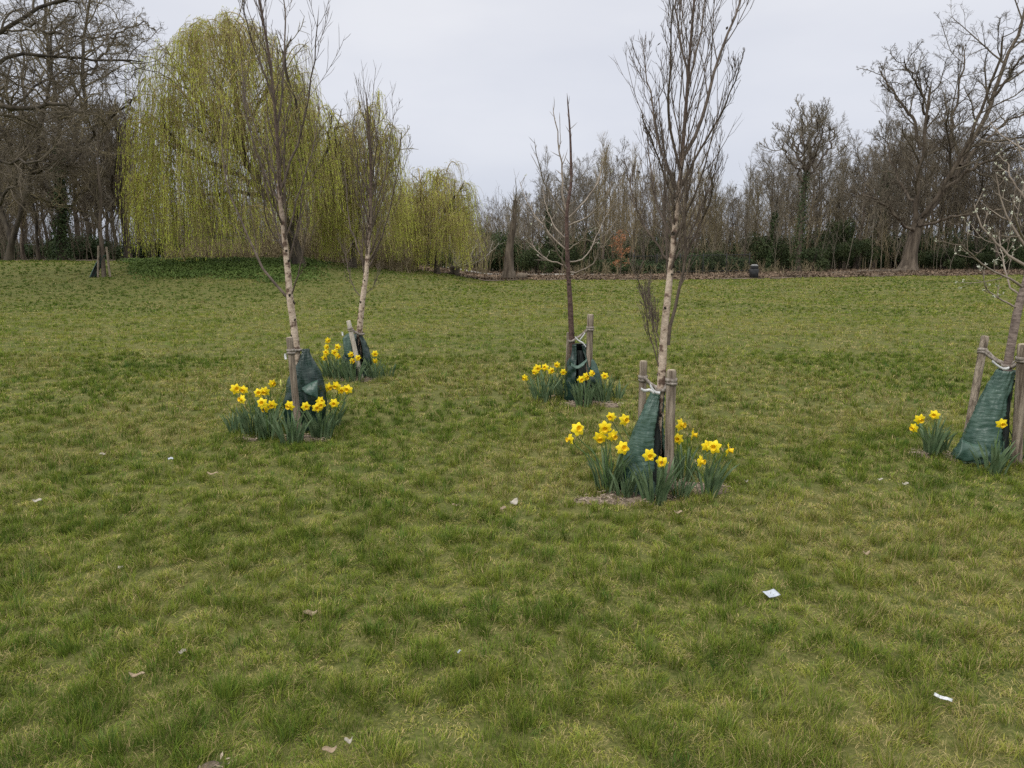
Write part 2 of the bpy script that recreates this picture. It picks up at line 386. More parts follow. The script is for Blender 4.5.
def grass_zone(y0, y1, dens, per, wid, lmul, five, cell=.15, marg=1.9):
    hw = lambda y: .76 * y + marg
    nt_ = int((hw(y0) + hw(y1)) * (y1 - y0) * dens)
    cy = y0 + (y1 - y0) * rng.random(nt_ * 2)
    keep = rng.random(nt_ * 2) < hw(cy) / hw(y1)
    cy = cy[keep][:nt_]; cx = (rng.random(len(cy)) * 2 - 1) * hw(cy)
    # keep-out: bare soil, wood edge
    sm = soil_mask(cx, cy)
    keep = rng.random(len(cx)) > sm * .95
    keep &= ~((cx > -7) & (cy > EDGE(cx) + (fbm(cx * .7, cx * 0 + 3, 3) - .5) * 3.))
    keep &= ~((cx <= -7) & (cy > 44.5 - .06 * cx + 1.2))
    cx, cy = cx[keep], cy[keep]
    fine = fbm(cx * 6.0 + 31, cy * 6.0 + 11, 3)
    tus = fbm(cx * 2.1 + 5, cy * 2.6 + 91, 3)
    big = fbm(cx * .55 + 3, cy * .55 + 50, 3)
    far = fbm(cx * .13 + 70, cy * .22 + 5, 3)
    wx = cx + (vnoise(cx * 5, cy * 5) - .5) * cell * .9; wy = cy + (vnoise(cx * 5 + 40, cy * 5 + 9) - .5) * cell * .9
    cd_, cdir, crv = tuft_cells(wx, wy, cell, 5)
    core = 1 - sstep(.15, .95, cd_)
    t = np.clip(core * (.45 + .75 * crv) * (.82 + .32 * sstep(.40, .62, fine * .7 + tus * .3)), 0, 1)
    if not five: t = .25 + (t - .25) * .6
    size = (.45 + .90 * t) * np.exp(rng.normal(0, .22, len(cx)))
    tc = rng.normal(0, .18, len(cx)) + .42 * (.38 - t) + .30 * (vnoise(crv * 91, crv * 37) - .5)
    tdry = rng.random(len(cx)) * 1.0
    tseed = rng.random(len(cx))
    mat_ = (rng.random(len(cx)) < .12 + .55 * (1 - core))           # low flattened thatch rather than an upright tuft
    R_ = lambda q: np.repeat(q, per)
    X0, Y0, t, tus, big, far, size, tc, tdry, tseed, mat_, cdir, cd_, core = [R_(q) for q in (cx, cy, t, tus, big, far, size, tc, tdry, tseed, mat_, cdir, cd_, core)]
    n = len(X0)
    az = rng.random(n) * 6.283
    spread = (.016 + .022 * rng.random(n) * size) * (1.6 if not five else 1) * np.where(mat_, 2.0, 1)
    rr = np.sqrt(rng.random(n))
    x = X0 + spread * rr * np.cos(az); y = Y0 + spread * rr * np.sin(az)
    L = (.052 * size * (.55 + .6 * rng.random(n))) * lmul * np.where(mat_, .85, 1)
    lean = (vnoise(X0 * 1.7 + 90, Y0 * 1.7) * 2 + tseed * .5) * 6.28
    pk = rng.random(n); ca = np.where(pk < .55, cdir + rng.normal(0, .45, n), np.where(pk < .8, az, lean) + rng.normal(0, .6, n))
    tilt = np.clip(.10 + .85 * np.minimum(cd_, 1) + .25 * rr + rng.normal(0, .20, n), 0.02, 1.35)
    tilt = np.where(mat_, np.clip(rng.normal(1.2, .22, n), .5, 1.48), tilt)
    dry = rng.random(n) < np.clip(.10 + .16 * tdry ** 2 + .34 * mat_ + .25 * sstep(.50, .62, big) - .10 * t, .03, .8)
    D1 = np.stack([np.cos(ca) * np.sin(tilt * .7), np.sin(ca) * np.sin(tilt * .7), np.cos(tilt * .7)], -1)
    t2 = np.minimum(tilt * 1.2 + .14, 1.62)
    D2 = np.stack([np.cos(ca) * np.sin(t2), np.sin(ca) * np.sin(t2), np.cos(t2)], -1)
    base = np.stack([x, y, H(x, y) + core * .012 * (1 if five else 1.8) + np.where(mat_, .006 * rng.random(n), -.004)], -1)
    fa = ca + math.pi / 2 + rng.normal(0, .6, n)
    w = wid * (.55 + .75 * rng.random(n)) * np.where(dry, .75, 1)
    S = np.stack([np.cos(fa), np.sin(fa), 0 * fa], -1) * (w * .5)[:, None]
    mid = base + D1 * (L * .55)[:, None]; tip = mid + D2 * (L * .55)[:, None]
    if five:
        V = np.stack([base - S, base + S, mid + S * .8, mid - S * .8, tip], 1).reshape(-1, 3)
        o = np.arange(n)[:, None] * 5
        Ft = np.concatenate([o + [0, 1, 2], o + [0, 2, 3], o + [3, 2, 4]]); nv = 5
    else:
        V = np.stack([base - S, base + S, tip], 1).reshape(-1, 3)
        Ft = np.arange(n)[:, None] * 3 + [0, 1, 2]; nv = 3
    c_dark = np.array([.092, .152, .022]); c_mid = np.array([.205, .258, .036]); c_yel = np.array([.350, .330, .070]); c_dry = np.array([.54, .43, .20])
    f = np.clip(.45 + .40 * (.5 - tus) + .65 * (big - .5) + .6 * (far - .5) - .40 * sstep(20, 32, Y0) * sstep(-3, -9, X0) + tc * .75 + rng.normal(0, .15, n) + .12 * mat_, 0, 1)[:, None]
    c = np.where(f < .5, c_dark + (c_mid - c_dark) * f * 2, c_mid + (c_yel - c_mid) * (f - .5) * 2)
    blue = (tseed < .06)[:, None]
    c = np.where(blue, c * [.80, 1.0, 1.35], c)
    c = np.where(dry[:, None], c_dry * (.50 + .6 * rng.random(n))[:, None], c)
    c = c * (.68 + .60 * rng.random(n))[:, None] * (1.10 - .28 * t)[:, None]
    return V, Ft, np.repeat(c, nv, 0)
zones = [(1.3, 2.6, 1050, 20, .0023, .92, True, .115), (2.6, 4.4, 800, 20, .0028, .92, True, .115), (4.4, 7.2, 450, 18, .0038, .95, True, .13),
         (7.2, 12, 200, 16, .0062, 1.0, True, .15), (12, 20, 80, 12, .012, 1.05, False, .22), (20, 32, 36, 12, .022, 1.1, False, .34), (32, 56, 16, 12, .042, 1.2, False, .5)]
Vs, Fs, Cs, o = [], [], [], 0
for z in zones:
    V, Ft, c = grass_zone(*z)
    Vs.append(V); Fs.append(Ft + o); Cs.append(c); o += len(V)
print('grass verts', o)
gr = part('grass', np.concatenate(Vs), np.concatenate(Fs), M['grass'], smooth=False, col=np.concatenate(Cs))
tag(gr, 'rough mown park grass, mid green with yellowish and straw tufts', 'grass', kind='stuff')

# ------------------------------------------------------------------ branch machinery
def resample(pts, K):
    pts = np.asarray(pts, float)
    # Catmull-Rom through points
    P = np.vstack([2 * pts[0] - pts[1], pts, 2 * pts[-1] - pts[-2]])
    out = []
    for i in range(1, len(P) - 2):
        for t in np.linspace(0, 1, 9)[:-1]:
            a, b, c, d = P[i - 1], P[i], P[i + 1], P[i + 2]
            out.append(.5 * ((2 * b) + (-a + c) * t + (2 * a - 5 * b + 4 * c - d) * t * t + (-a + 3 * b - 3 * c + d) * t ** 3))
    out.append(P[-2]); out = np.array(out)
    s = np.concatenate([[0], np.cumsum(np.linalg.norm(np.diff(out, axis=0), axis=1))])
    q = np.linspace(0, s[-1], K)
    return np.stack([np.interp(q, s, out[:, j]) for j in range(out.shape[1])], -1)

def grow(P, R, n, t0=.2, t1=1., ang=.7, lenf=.5, K=5, wob=.15, up=.05, rf=.6, rmin=.002, tpow=1.0, base_len=None, taper=.35, lvar=.35, shrink=.5, kink=0):
    N, Kp, _ = P.shape
    seg = np.linalg.norm(np.diff(P, axis=1), axis=2); Lp = seg.sum(1)
    t = t0 + (t1 - t0) * ((np.arange(n)[None, :] + rng.random((N, n))) / n) ** tpow
    f = t * (Kp - 1); i = np.minimum(f.astype(int), Kp - 2); w = (f - i)[..., None]
    ar = np.arange(N)[:, None]
    S = P[ar, i] * (1 - w) + P[ar, i + 1] * w
    T = norm(P[ar, i + 1] - P[ar, i])
    Rp = R[ar, i] * (1 - w[..., 0]) + R[ar, i + 1] * w[..., 0]
    az = rng.random((N, 1)) * 6.28 + np.arange(n)[None, :] * 2.4 + rng.normal(0, .35, (N, n))
    ref = np.where(np.abs(T[..., 2:3]) < .8, np.array([0, 0, 1.]), np.array([1., 0, 0]))
    U = norm(np.cross(T, ref)); Vv = np.cross(T, U)
    per = U * np.cos(az)[..., None] + Vv * np.sin(az)[..., None]
    a = ang * (1 + rng.normal(0, .2, (N, n)))[..., None]
    d = norm(T * np.cos(a) + per * np.sin(a)).reshape(-1, 3)
    L = (Lp[:, None] if base_len is None else base_len) * lenf * (1 - shrink * (t - t0) / max(t1 - t0, .01)) * np.clip(1 + rng.normal(0, lvar, (N, n)), .35, 2)
    L = L.reshape(-1); S = S.reshape(-1, 3)
    r0 = np.maximum(np.minimum(Rp.reshape(-1) * rf, Rp.reshape(-1) * .9), rmin)
    pts = [S]; step = L[:, None] / (K - 1)
    for k in range(K - 1):
        d = norm(d + rng.normal(0, wob, d.shape) + np.array([0, 0, up]))
        pts.append(pts[-1] + d * step)
    Pn = np.stack(pts, 1)
    Rn = np.maximum(r0[:, None] * np.linspace(1, taper, K)[None, :], rmin * .8)
    return Pn, Rn

def ends(P, R, tip=.15):
    R = R.copy(); R[:, -1] *= tip; return P, R

def px_limb(pts, D, K, depth_off=0.0, r0=.02, r1=.004):
    """polyline of pixels at forward depth D (real distance), drifting to depth D+depth_off"""
    n = len(pts)
    w = [W(p[0], p[1], D + depth_off * (i / max(n - 1, 1)) ** 1.3) for i, p in enumerate(pts)]
    P = resample(w, K)
    return P[None], np.linspace(r0, r1, K)[None]

# ------------------------------------------------------------------ young trees
def young_tree(name, loc, label, cat, trunk, limbs, barkm, twigm, D, r_tr, extra, group, K=36):
    t = thing(name, loc, label, cat, group)
    w = [np.array(loc) + [0, 0, -.05]] + [W(p[0], p[1], D) for p in trunk]
    P = resample(w, K)[None]
    x = np.linspace(0, 1, K)
    R = np.interp(x, [0, .05, .3, .6, 1], r_tr)[None]
    R = R * (1 + .10 * (vnoise(x * 38, x * 0 + D) - .5) + .0)[None]
    V, Fq = tubes(*ends(P, R), 14)
    nS = 26 if barkm is M['birch'] else 8
    f_ = rng.uniform(.10, .55, nS) * (K - 1); i_ = f_.astype(int); c_ = P[0, i_] + (P[0, i_ + 1] - P[0, i_]) * (f_ - i_)[:, None]
    az_ = rng.random(nS) * 6.28; o_ = np.stack([np.cos(az_), np.sin(az_), .5 + 0 * az_], -1); rr_ = R[0, i_]
    SP = np.stack([c_ + o_ * (rr_ * .8)[:, None], c_ + o_ * (rr_ * 1.0)[:, None] * [1, 1, 1], c_ + o_ * (rr_ + rng.uniform(.002, .012, nS))[:, None]], 1)
    sr = rng.uniform(.006, .014, nS); V2, F2 = tubes(SP, np.stack([sr * 1.25, sr, sr * .35], 1), 8)
    V, Fa = merge((V, Fq), (V2, F2))
    tk = part('trunk', V, Fa, barkm, t); tk.data.materials.append(M['darkbark'])
    tk.data.polygons.foreach_set('material_index', np.concatenate([np.zeros(len(Fq), np.int32), np.ones(len(F2), np.int32)]))
    Ls = [px_limb(l[0], D, 12, l[1], l[2], l[2] * .28) for l in limbs]
    PL = np.concatenate([a[0] for a in Ls]); RL = np.concatenate([a[1] for a in Ls])
    PL[:, 1:-1] += rng.normal(0, .004 * D / 5, PL[:, 1:-1].shape)
    meshes = [tubes(*ends(PL, RL), 7)]
    lev, tips = extra(P, R, PL, RL)
    for (p, r, s) in lev: meshes.append(tubes(*ends(p, r), s))
    V, Fq = merge(*meshes)
    part('crown', V, Fq, twigm, t)
    return t, tips

BG = 'young staked trees on the lawn'
# --- A: tall birch with two stakes, nearest
DA = depth('A')
def exA(P, R, PL, RL):
    RL *= .78
    a = grow(P, R, 34, .36, .98, .42, .18, 9, .05, .15, .40, .0026, shrink=.35)
    b = grow(PL, RL, 13, .22, .97, .40, .30, 8, .055, .16, .6, .0020)
    c = grow(a[0], a[1], 6, .2, .95, .42, .42, 6, .07, .14, .6, .0015)
    d = grow(b[0], b[1], 7, .2, .95, .42, .42, 6, .07, .14, .6, .0015)
    e = grow(c[0], c[1], 3, .3, .95, .5, .5, 4, .1, .12, .7, .0013); e2 = grow(d[0], d[1], 2, .3, .95, .5, .5, 4, .1, .12, .7, .0013)
    return [(*a, 5), (*b, 5), (*c, 4), (*d, 4), (*e, 3), (*e2, 3)], None
tA, _ = young_tree('birch_tree', ST['A'], 'tall young birch with peeling pinkish trunk between two stakes, closest whole tree', 'tree',
    [(658, 440), (661, 388), (664, 335), (669, 285), (674, 235), (680, 180), (685, 120), (689, 65), (693, 15), (698, -50), (702, -120)],
    [([(684, 156), (700, 125), (713, 78), (729, 31), (741, 0), (752, -60)], .5, .013),
     ([(681, 187), (702, 148), (719, 117), (734, 85), (742, 58)], -.5, .009),
     ([(680, 170), (670, 129), (669, 90), (672, 39), (674, -10)], -.4, .010),
     ([(678, 190), (659, 145), (652, 101), (646, 75), (643, 45)], .4, .009),
     ([(676, 212), (662, 168), (652, 140), (643, 118)], -.3, .008),
     ([(673, 238), (657, 205), (650, 165), (648, 130)], .5, .009),
     ([(670, 262), (650, 236), (637, 208), (631, 187), (630, 168)], .1, .008),
     ([(668, 345), (677, 295), (683, 270), (686, 240), (685, 205), (692, 168), (700, 130)], -.25, .013),
     ([(686, 252), (703, 219), (713, 187), (718, 150)], -.5, .008),
     ([(661, 372), (650, 335), (644, 300), (637, 270)], -.2, .005),
     ([(660, 376), (656, 340), (649, 310), (648, 285)], .3, .004),
     ([(663, 352), (655, 325), (648, 305), (641, 292)], .3, .004),
     ([(687, 90), (697, 50), (704, 10), (708, -40)], .4, .008),
     ([(688, 75), (680, 40), (676, 5), (675, -30)], .3, .008)],
    M['birch'], M['birchtwig'], DA, [.038, .033, .025, .012, .004], exA, BG)

wl = np.array([W(x, y, DA + o) for x, y, o in [(659, 44, .2), (658, 47, .2), (727, 28, .5), (716, 60, .3), (696, 108, 0), (651, 100, .3), (652, 98, .3), (690, 22, 0), (699, 108, .1), (639, 172, .2)]])
o_ = part('withered_leaves', *leaves(wl, rng.normal(0, .5, (10, 3)) + [0, 0, -1], rng.normal(0, 1, (10, 3)), rng.uniform(.022, .04, 10), rng.uniform(.014, .024, 10)), M['birchtwig'], tA, smooth=False)
# --- B
DB = depth('B')
def exB(P, R, PL, RL):
    RL *= .52
    a = grow(P, R, 34, .36, .97, .45, .18, 9, .05, .14, .42, .0032, shrink=.3)
    b = grow(PL, RL, 10, .22, .97, .45, .34, 8, .07, .12, .6, .0024)
    c = grow(a[0], a[1], 6, .2, .95, .45, .42, 6, .07, .12, .6, .0020)
    d = grow(b[0], b[1], 6, .2, .95, .55, .42, 6, .09, .08, .6, .0022)
    return [(*a, 5), (*b, 5), (*c, 3), (*d, 3)], None
tB, _ = young_tree('birch_tree', ST['B'], 'young birch with twisted pale trunk in the larger left daffodil ring, before the willow', 'tree',
    [(298, 400), (297, 358), (293, 320), (290, 299), (288, 273), (284, 234), (280, 195), (278, 150), (274, 100), (269, 55), (262, 15), (254, -30), (248, -70)],
    [([(288, 298), (266, 273), (254, 250), (238, 215), (226, 180), (222, 140), (224, 105)], .4, .013),
     ([(289, 300), (300, 270), (306, 235), (308, 200)], -.3, .008),
     ([(281, 205), (262, 170), (250, 130), (243, 90), (240, 50)], .3, .011),
     ([(280, 192), (298, 140), (309, 90), (317, 40), (319, 5)], -.3, .012),
     ([(277, 140), (283, 80), (285, 20), (282, -30)], .5, .012),
     ([(273, 95), (255, 50), (245, 15), (240, -20)], -.3, .009),
     ([(285, 238), (300, 190), (312, 150), (320, 110)], .4, .009),
     ([(286, 255), (268, 225), (262, 190), (258, 150)], -.4, .009)],
    M['birch'], M['birchtwig'], DB, [.044, .039, .030, .015, .005], exB, BG)
# --- C
DC = depth('C')
tC, _ = young_tree('birch_tree', ST['C'], 'smaller young birch in the daffodils behind, next to a leaning pale stake', 'tree',
    [(359, 340), (362, 305), (366, 275), (368, 250), (370, 215), (371, 180), (370, 150), (368, 118), (366, 92)],
    [([(366, 266), (352, 235), (347, 200), (345, 165)], .5, .012),
     ([(367, 264), (380, 240), (388, 215), (396, 180), (402, 150)], -.4, .012),
     ([(370, 232), (360, 190), (357, 150), (351, 112)], -.5, .012),
     ([(371, 215), (384, 180), (390, 140), (395, 108)], .5, .012),
     ([(371, 190), (376, 150), (379, 108)], .2, .010),
     ([(363, 300), (352, 283), (347, 262), (344, 240)], .3, .008),
     ([(362, 298), (374, 285), (380, 265)], .3, .006)],
    M['birch'], M['birchtwig'], DC, [.050, .046, .036, .022, .009], exB, BG)
# --- D: dark tree with budded upswept branches
DD = depth('D')
tipsD = []
def exD(P, R, PL, RL):
    b = grow(PL, RL, 10, .30, .98, .75, .09, 4, .08, .10, .6, .0030, base_len=1.5, shrink=.2)
    c = grow(P, R, 12, .62, .98, .8, .03, 4, .08, .10, .4, .0030, shrink=.1)
    b2 = grow(PL, RL, 1, .35, .6, .55, .5, 9, .07, .08, .6, .004)
    tips = np.concatenate([b[0][:, -1], PL[:, -1], b2[0][:, -1]])
    return [(*b, 4), (*c, 4), (*b2, 5)], tips
tD, tipsD = young_tree('young_tree', ST['D'], 'slim dark-stemmed young tree with candelabra branches and pale buds, middle of lawn', 'tree',
    [(574, 380), (572, 345), (570, 300), (568, 270), (567, 240), (567, 210), (571, 185), (571, 163), (570, 132), (567, 93)],
    [([(567, 213), (562, 185), (560, 154), (555, 122), (553, 103)], .2, .013),
     ([(566, 215), (547, 188), (539, 166), (534, 138)], -.4, .010),
     ([(567, 250), (549, 232), (530, 207), (519, 179)], .4, .010),
     ([(568, 270), (560, 258), (553, 244), (544, 225), (538, 212)], -.5, .010),
     ([(568, 266), (552, 262), (538, 252), (531, 240)], .5, .009),
     ([(568, 272), (584, 270), (596, 259), (602, 240), (604, 218)], -.4, .011),
     ([(568, 250), (578, 243), (588, 232), (593, 215)], -.7, .008),
     ([(568, 218), (586, 200), (597, 185), (602, 165), (605, 148)], .4, .010),
     ([(568, 226), (586, 217), (600, 207), (611, 186), (614, 178)], -.3, .009),
     ([(568, 262), (582, 260), (592, 247), (600, 228), (612, 205)], .6, .009),
     ([(568, 240), (556, 228), (546, 206), (543, 190)], .7, .008)],
    M['redbark'], M['twigpale'], DD, [.040, .036, .030, .021, .006], exD, BG)
# --- E: right-hand tree, trunk curving out of frame, blossom
DE = depth('E')
def exE(P, R, PL, RL):
    RL *= .8
    b = grow(PL, RL, 6, .25, .97, .75, .30, 7, .08, .10, .6, .0032)
    c = grow(b[0], b[1], 3, .3, .97, .7, .4, 5, .1, .10, .6, .0022)
    d = grow(P, R, 14, .42, .97, 1.0, .16, 9, .07, .12, .4, .005, shrink=.3)
    e = grow(d[0], d[1], 5, .3, .97, .7, .35, 6, .1, .10, .6, .0028)
    tips = np.concatenate([c[0][:, -1], b[0][:, -1], b[0][::2, -3], PL[:, -1], e[0][:, -1]])
    return [(*b, 5), (*c, 4), (*d, 6), (*e, 4)], tips
tE, tipsE = young_tree('young_tree', ST['E'], 'young tree with opening white blossom buds, its trunk curving out at right edge', 'tree',
    [(1006, 400), (1008, 365), (1013, 335), (1019, 305), (1028, 275), (1038, 230), (1046, 180), (1050, 120), (1052, 50), (1053, -20)],
    [([(1018, 308), (1002, 300), (990, 292), (984, 283), (982, 268)], -.1, .008),
     ([(1024, 288), (1012, 279), (990, 270), (975, 258), (965, 248), (957, 236)], -.2, .010),
     ([(1030, 268), (1010, 256), (993, 240), (980, 222), (974, 203)], .2, .012),
     ([(1036, 245), (1024, 238), (1016, 222), (1012, 196)], -.4, .010),
     ([(1040, 225), (1026, 200), (1012, 180), (1006, 160)], .3, .011),
     ([(1021, 297), (1010, 285), (1003, 262), (1000, 240)], .6, .008)],
    M['greybark'], M['twigpale'], DE, [.038, .034, .030, .022, .008], exE, BG)

def blossoms(parent, tips, size, m, n_each=9, sub=None):
    tips = tips if sub is None else tips[rng.random(len(tips)) < sub]
    C = np.repeat(tips, n_each, 0) + rng.normal(0, size * .45, (len(tips) * n_each, 3))
    V, Fq = leaves(C, rng.normal(0, 1, C.shape), rng.normal(0, 1, C.shape), np.full(len(C), size), np.full(len(C), size * .6))
    o = part('blossom_buds', V, Fq, m, parent, smooth=False); o['kind'] = 'stuff'
M['blossom'] = mat('blossom', (.50, .52, .36), (.74, .74, .64), scale=40, rough=.7, transl=.2)
blossoms(tE, tipsE, .0115, M['blossom'], 8, .5)
blossoms(tD, tipsD, .014, M['blossom'], 6, .14)

# ------------------------------------------------------------------ stakes
def stake(top, bot, r, label, m='stake', grp='wooden stakes beside the young trees', D=None, D2=None):
    b = W(bot[0], bot[1], D2 or D); b[2] = float(H(b[0], b[1]))
    tp = W(top[0], top[1], D)
    s = thing('wooden_stake', b, label, 'stake', grp)
    d = norm(tp - b)
    K = 14; x = np.linspace(0, 1, K)
    P = (b - d * .08)[None] + (tp - b + d * .08)[None] * x[:, None]
    P = np.concatenate([P, P[-1:] + d * .006, P[-1:] + d * .0065])
    R = np.concatenate([r * (1 + .05 * (vnoise(x * 7, x * 0 + bot[0]) - .5)), [r * .86, 0.0001]])
    V, Fq = tubes(P[None], R[None], 18)
    part('post', V[:-18 * 2 + 0] if False else V, Fq, M[m], s)
    e = np.stack([tp + d * .0072 + 0 * x[0], tp + d * .0095])
    V, Fq = tubes(np.stack([tp + d * .0068, tp + d * .0085, tp + d * .0086])[None], np.array([[r * .82, r * .80, .0001]]), 18)
    part('sawn_top', V, Fq, M['stakecut'], s)
    return tp, d, r
sA1 = stake((643.5, 362), (640, 462), .027, 'weathered stake left of the nearest birch, standing behind its watering bag', D=DA + .32, D2=DA + .32)
sA2 = stake((671.5, 371), (668.5, 488), .032, 'thick weathered stake right of the nearest birch, in front of its bag', D=DA - .10, D2=DA - .10)
sB = stake((289.5, 338), (299, 432), .030, 'weathered stake in front of the left watering bag, leaning slightly left', D=DB - .24, D2=DB - .24)
sC = stake((348.5, 321), (361.5, 377), .029, 'pale bleached stake leaning left beside the smaller birch at the back', m='stakepale', D=DC - .26, D2=DC - .26)
sD1 = stake((590.5, 315), (588, 398), .036, 'weathered stake on the right of the dark-stemmed tree in the middle', D=DD - .10, D2=DD - .10)
sD2 = stake((569, 333), (567, 397), .028, 'dark stake half hidden behind the stem of the middle tree', D=DD + .25, D2=DD + .2)
sE1 = stake((985, 337), (967, 424), .030, 'weathered stake leaning right, left of the blossom tree at right edge', D=DE + .35, D2=DE + .15)
sE2 = stake((1023, 345), (1016, 466), .036, 'weathered stake at the very right edge before the blossom tree', D=DE - .12, D2=DE - .10)

# ------------------------------------------------------------------ ties
def band(c, ax, r, h, th=.004, n=28):
    ax = norm(ax); ref = np.array([0, 1., 0]) if abs(ax[1]) < .8 else np.array([1., 0, 0])
    U = norm(np.cross(ax, ref)); Vv = np.cross(ax, U)
    a = np.linspace(0, 2 * math.pi, n, endpoint=False)
    ring = U * np.cos(a)[:, None] + Vv * np.sin(a)[:, None]
    prof = [(-h / 2, 0), (-h / 2, th), (h / 2, th), (h / 2, 0)]
    V = np.concatenate([c + ax * p[0] + ring * (r + p[1]) for p in prof])
    g = np.arange(4 * n).reshape(4, n)
    Fq = np.stack([g, np.roll(g, -1, 1), np.roll(np.roll(g, -1, 0), -1, 1), np.roll(g, -1, 0)], -1).reshape(-1, 4)
    return V, Fq
def ribbon(pts, wv, w, K=14, th=.003):
    P = resample(pts, K); T = norm(np.gradient(P, axis=0)); wv = norm(np.asarray(wv, float) + np.zeros_like(P) + np.outer(np.linspace(-.4, .6, K), [0, .3, 0]))
    Nn = norm(np.cross(T, wv)); S = wv * w / 2
    V = np.concatenate([P - S + Nn * th, P + S + Nn * th, P + S - Nn * th, P - S - Nn * th])
    g = np.arange(4 * K).reshape(4, K); g2 = np.roll(g, -1, 0)
    return V, np.stack([g[:, :-1], g[:, 1:], g2[:, 1:], g2[:, :-1]], -1).reshape(-1, 4)
def tie(label, anchors, D, white=None):
    """anchors: list of ('stake', (tp,d,r), drop) and trunk pixel"""
    pts = []; ms = []
    for s, dr in anchors['stakes']:
        tp, d, r = s; c = tp - d * dr
        ms.append(band(c, d, r + .003, .028)); ms.append(band(c - d * .022 + [.001, 0, 0], norm(d + [.12, 0, 0]), r + .004, .018))
        pts.append((c, d, r))
    tr = W(*anchors['trunk'], D); tr_r = anchors['r']
    t = thing('tree_tie', tr, label, 'tree tie', 'webbing ties holding the young trees')
    ms.append(band(tr, [0, 0, 1.], tr_r + .004, .026))
    for (c, d, r) in pts:
        for s in (-1, 1):
            a = c + np.array([0, -s * (r + .004), 0]); b = tr + np.array([0, -s * (tr_r + .006), 0])
            m_ = (a * .5 + b * .5) + [0, 0, -.012]
            a2 = a * .85 + b * .15
            if s == 1 or True: ms.append(ribbon([a, a2, m_ + [0, s * .02, 0], b], [0, 0, 1], .028))
    V, Fq = merge(*ms)
    part('strap', V, Fq, M['tie'], t)
    if white:
        V, Fq = merge(*[ribbon([W(x, y, D - .12) for x, y in w_], [0, -.2, 1], .02, 8) for w_ in white])
        part('loose_end', V, Fq, M['tiewhite'], t)
tie('frayed strap tying the nearest birch to its two stakes', dict(stakes=[(sA1, .11), (sA2, .06)], trunk=(661, 390), r=.032), DA,
    [[(641, 389), (645, 391), (650, 390), (654, 393)], [(650, 385), (655, 392), (660, 393)]])
tie('grey strap round the left birch and the stake in front of it', dict(stakes=[(sB, .11)], trunk=(297, 350), r=.036), DB, None)
tie('grey strap on the bleached leaning stake of the smaller birch', dict(stakes=[(sC, .10)], trunk=(360.5, 334), r=.044), DC, None)
tie('strap with white loose ends between middle dark tree and its stake', dict(stakes=[(sD1, .14)], trunk=(571.5, 341), r=.032), DD,
    [[(575, 337), (579, 341), (583, 343), (586, 347)], [(580, 340), (583, 336), (585, 333)]])
tie('strap with white end tying the blossom tree to both stakes', dict(stakes=[(sE1, .11), (sE2, .10)], trunk=(1008, 366), r=.036), DE,
    [[(992, 361), (998, 366), (1004, 369), (1009, 368)]])

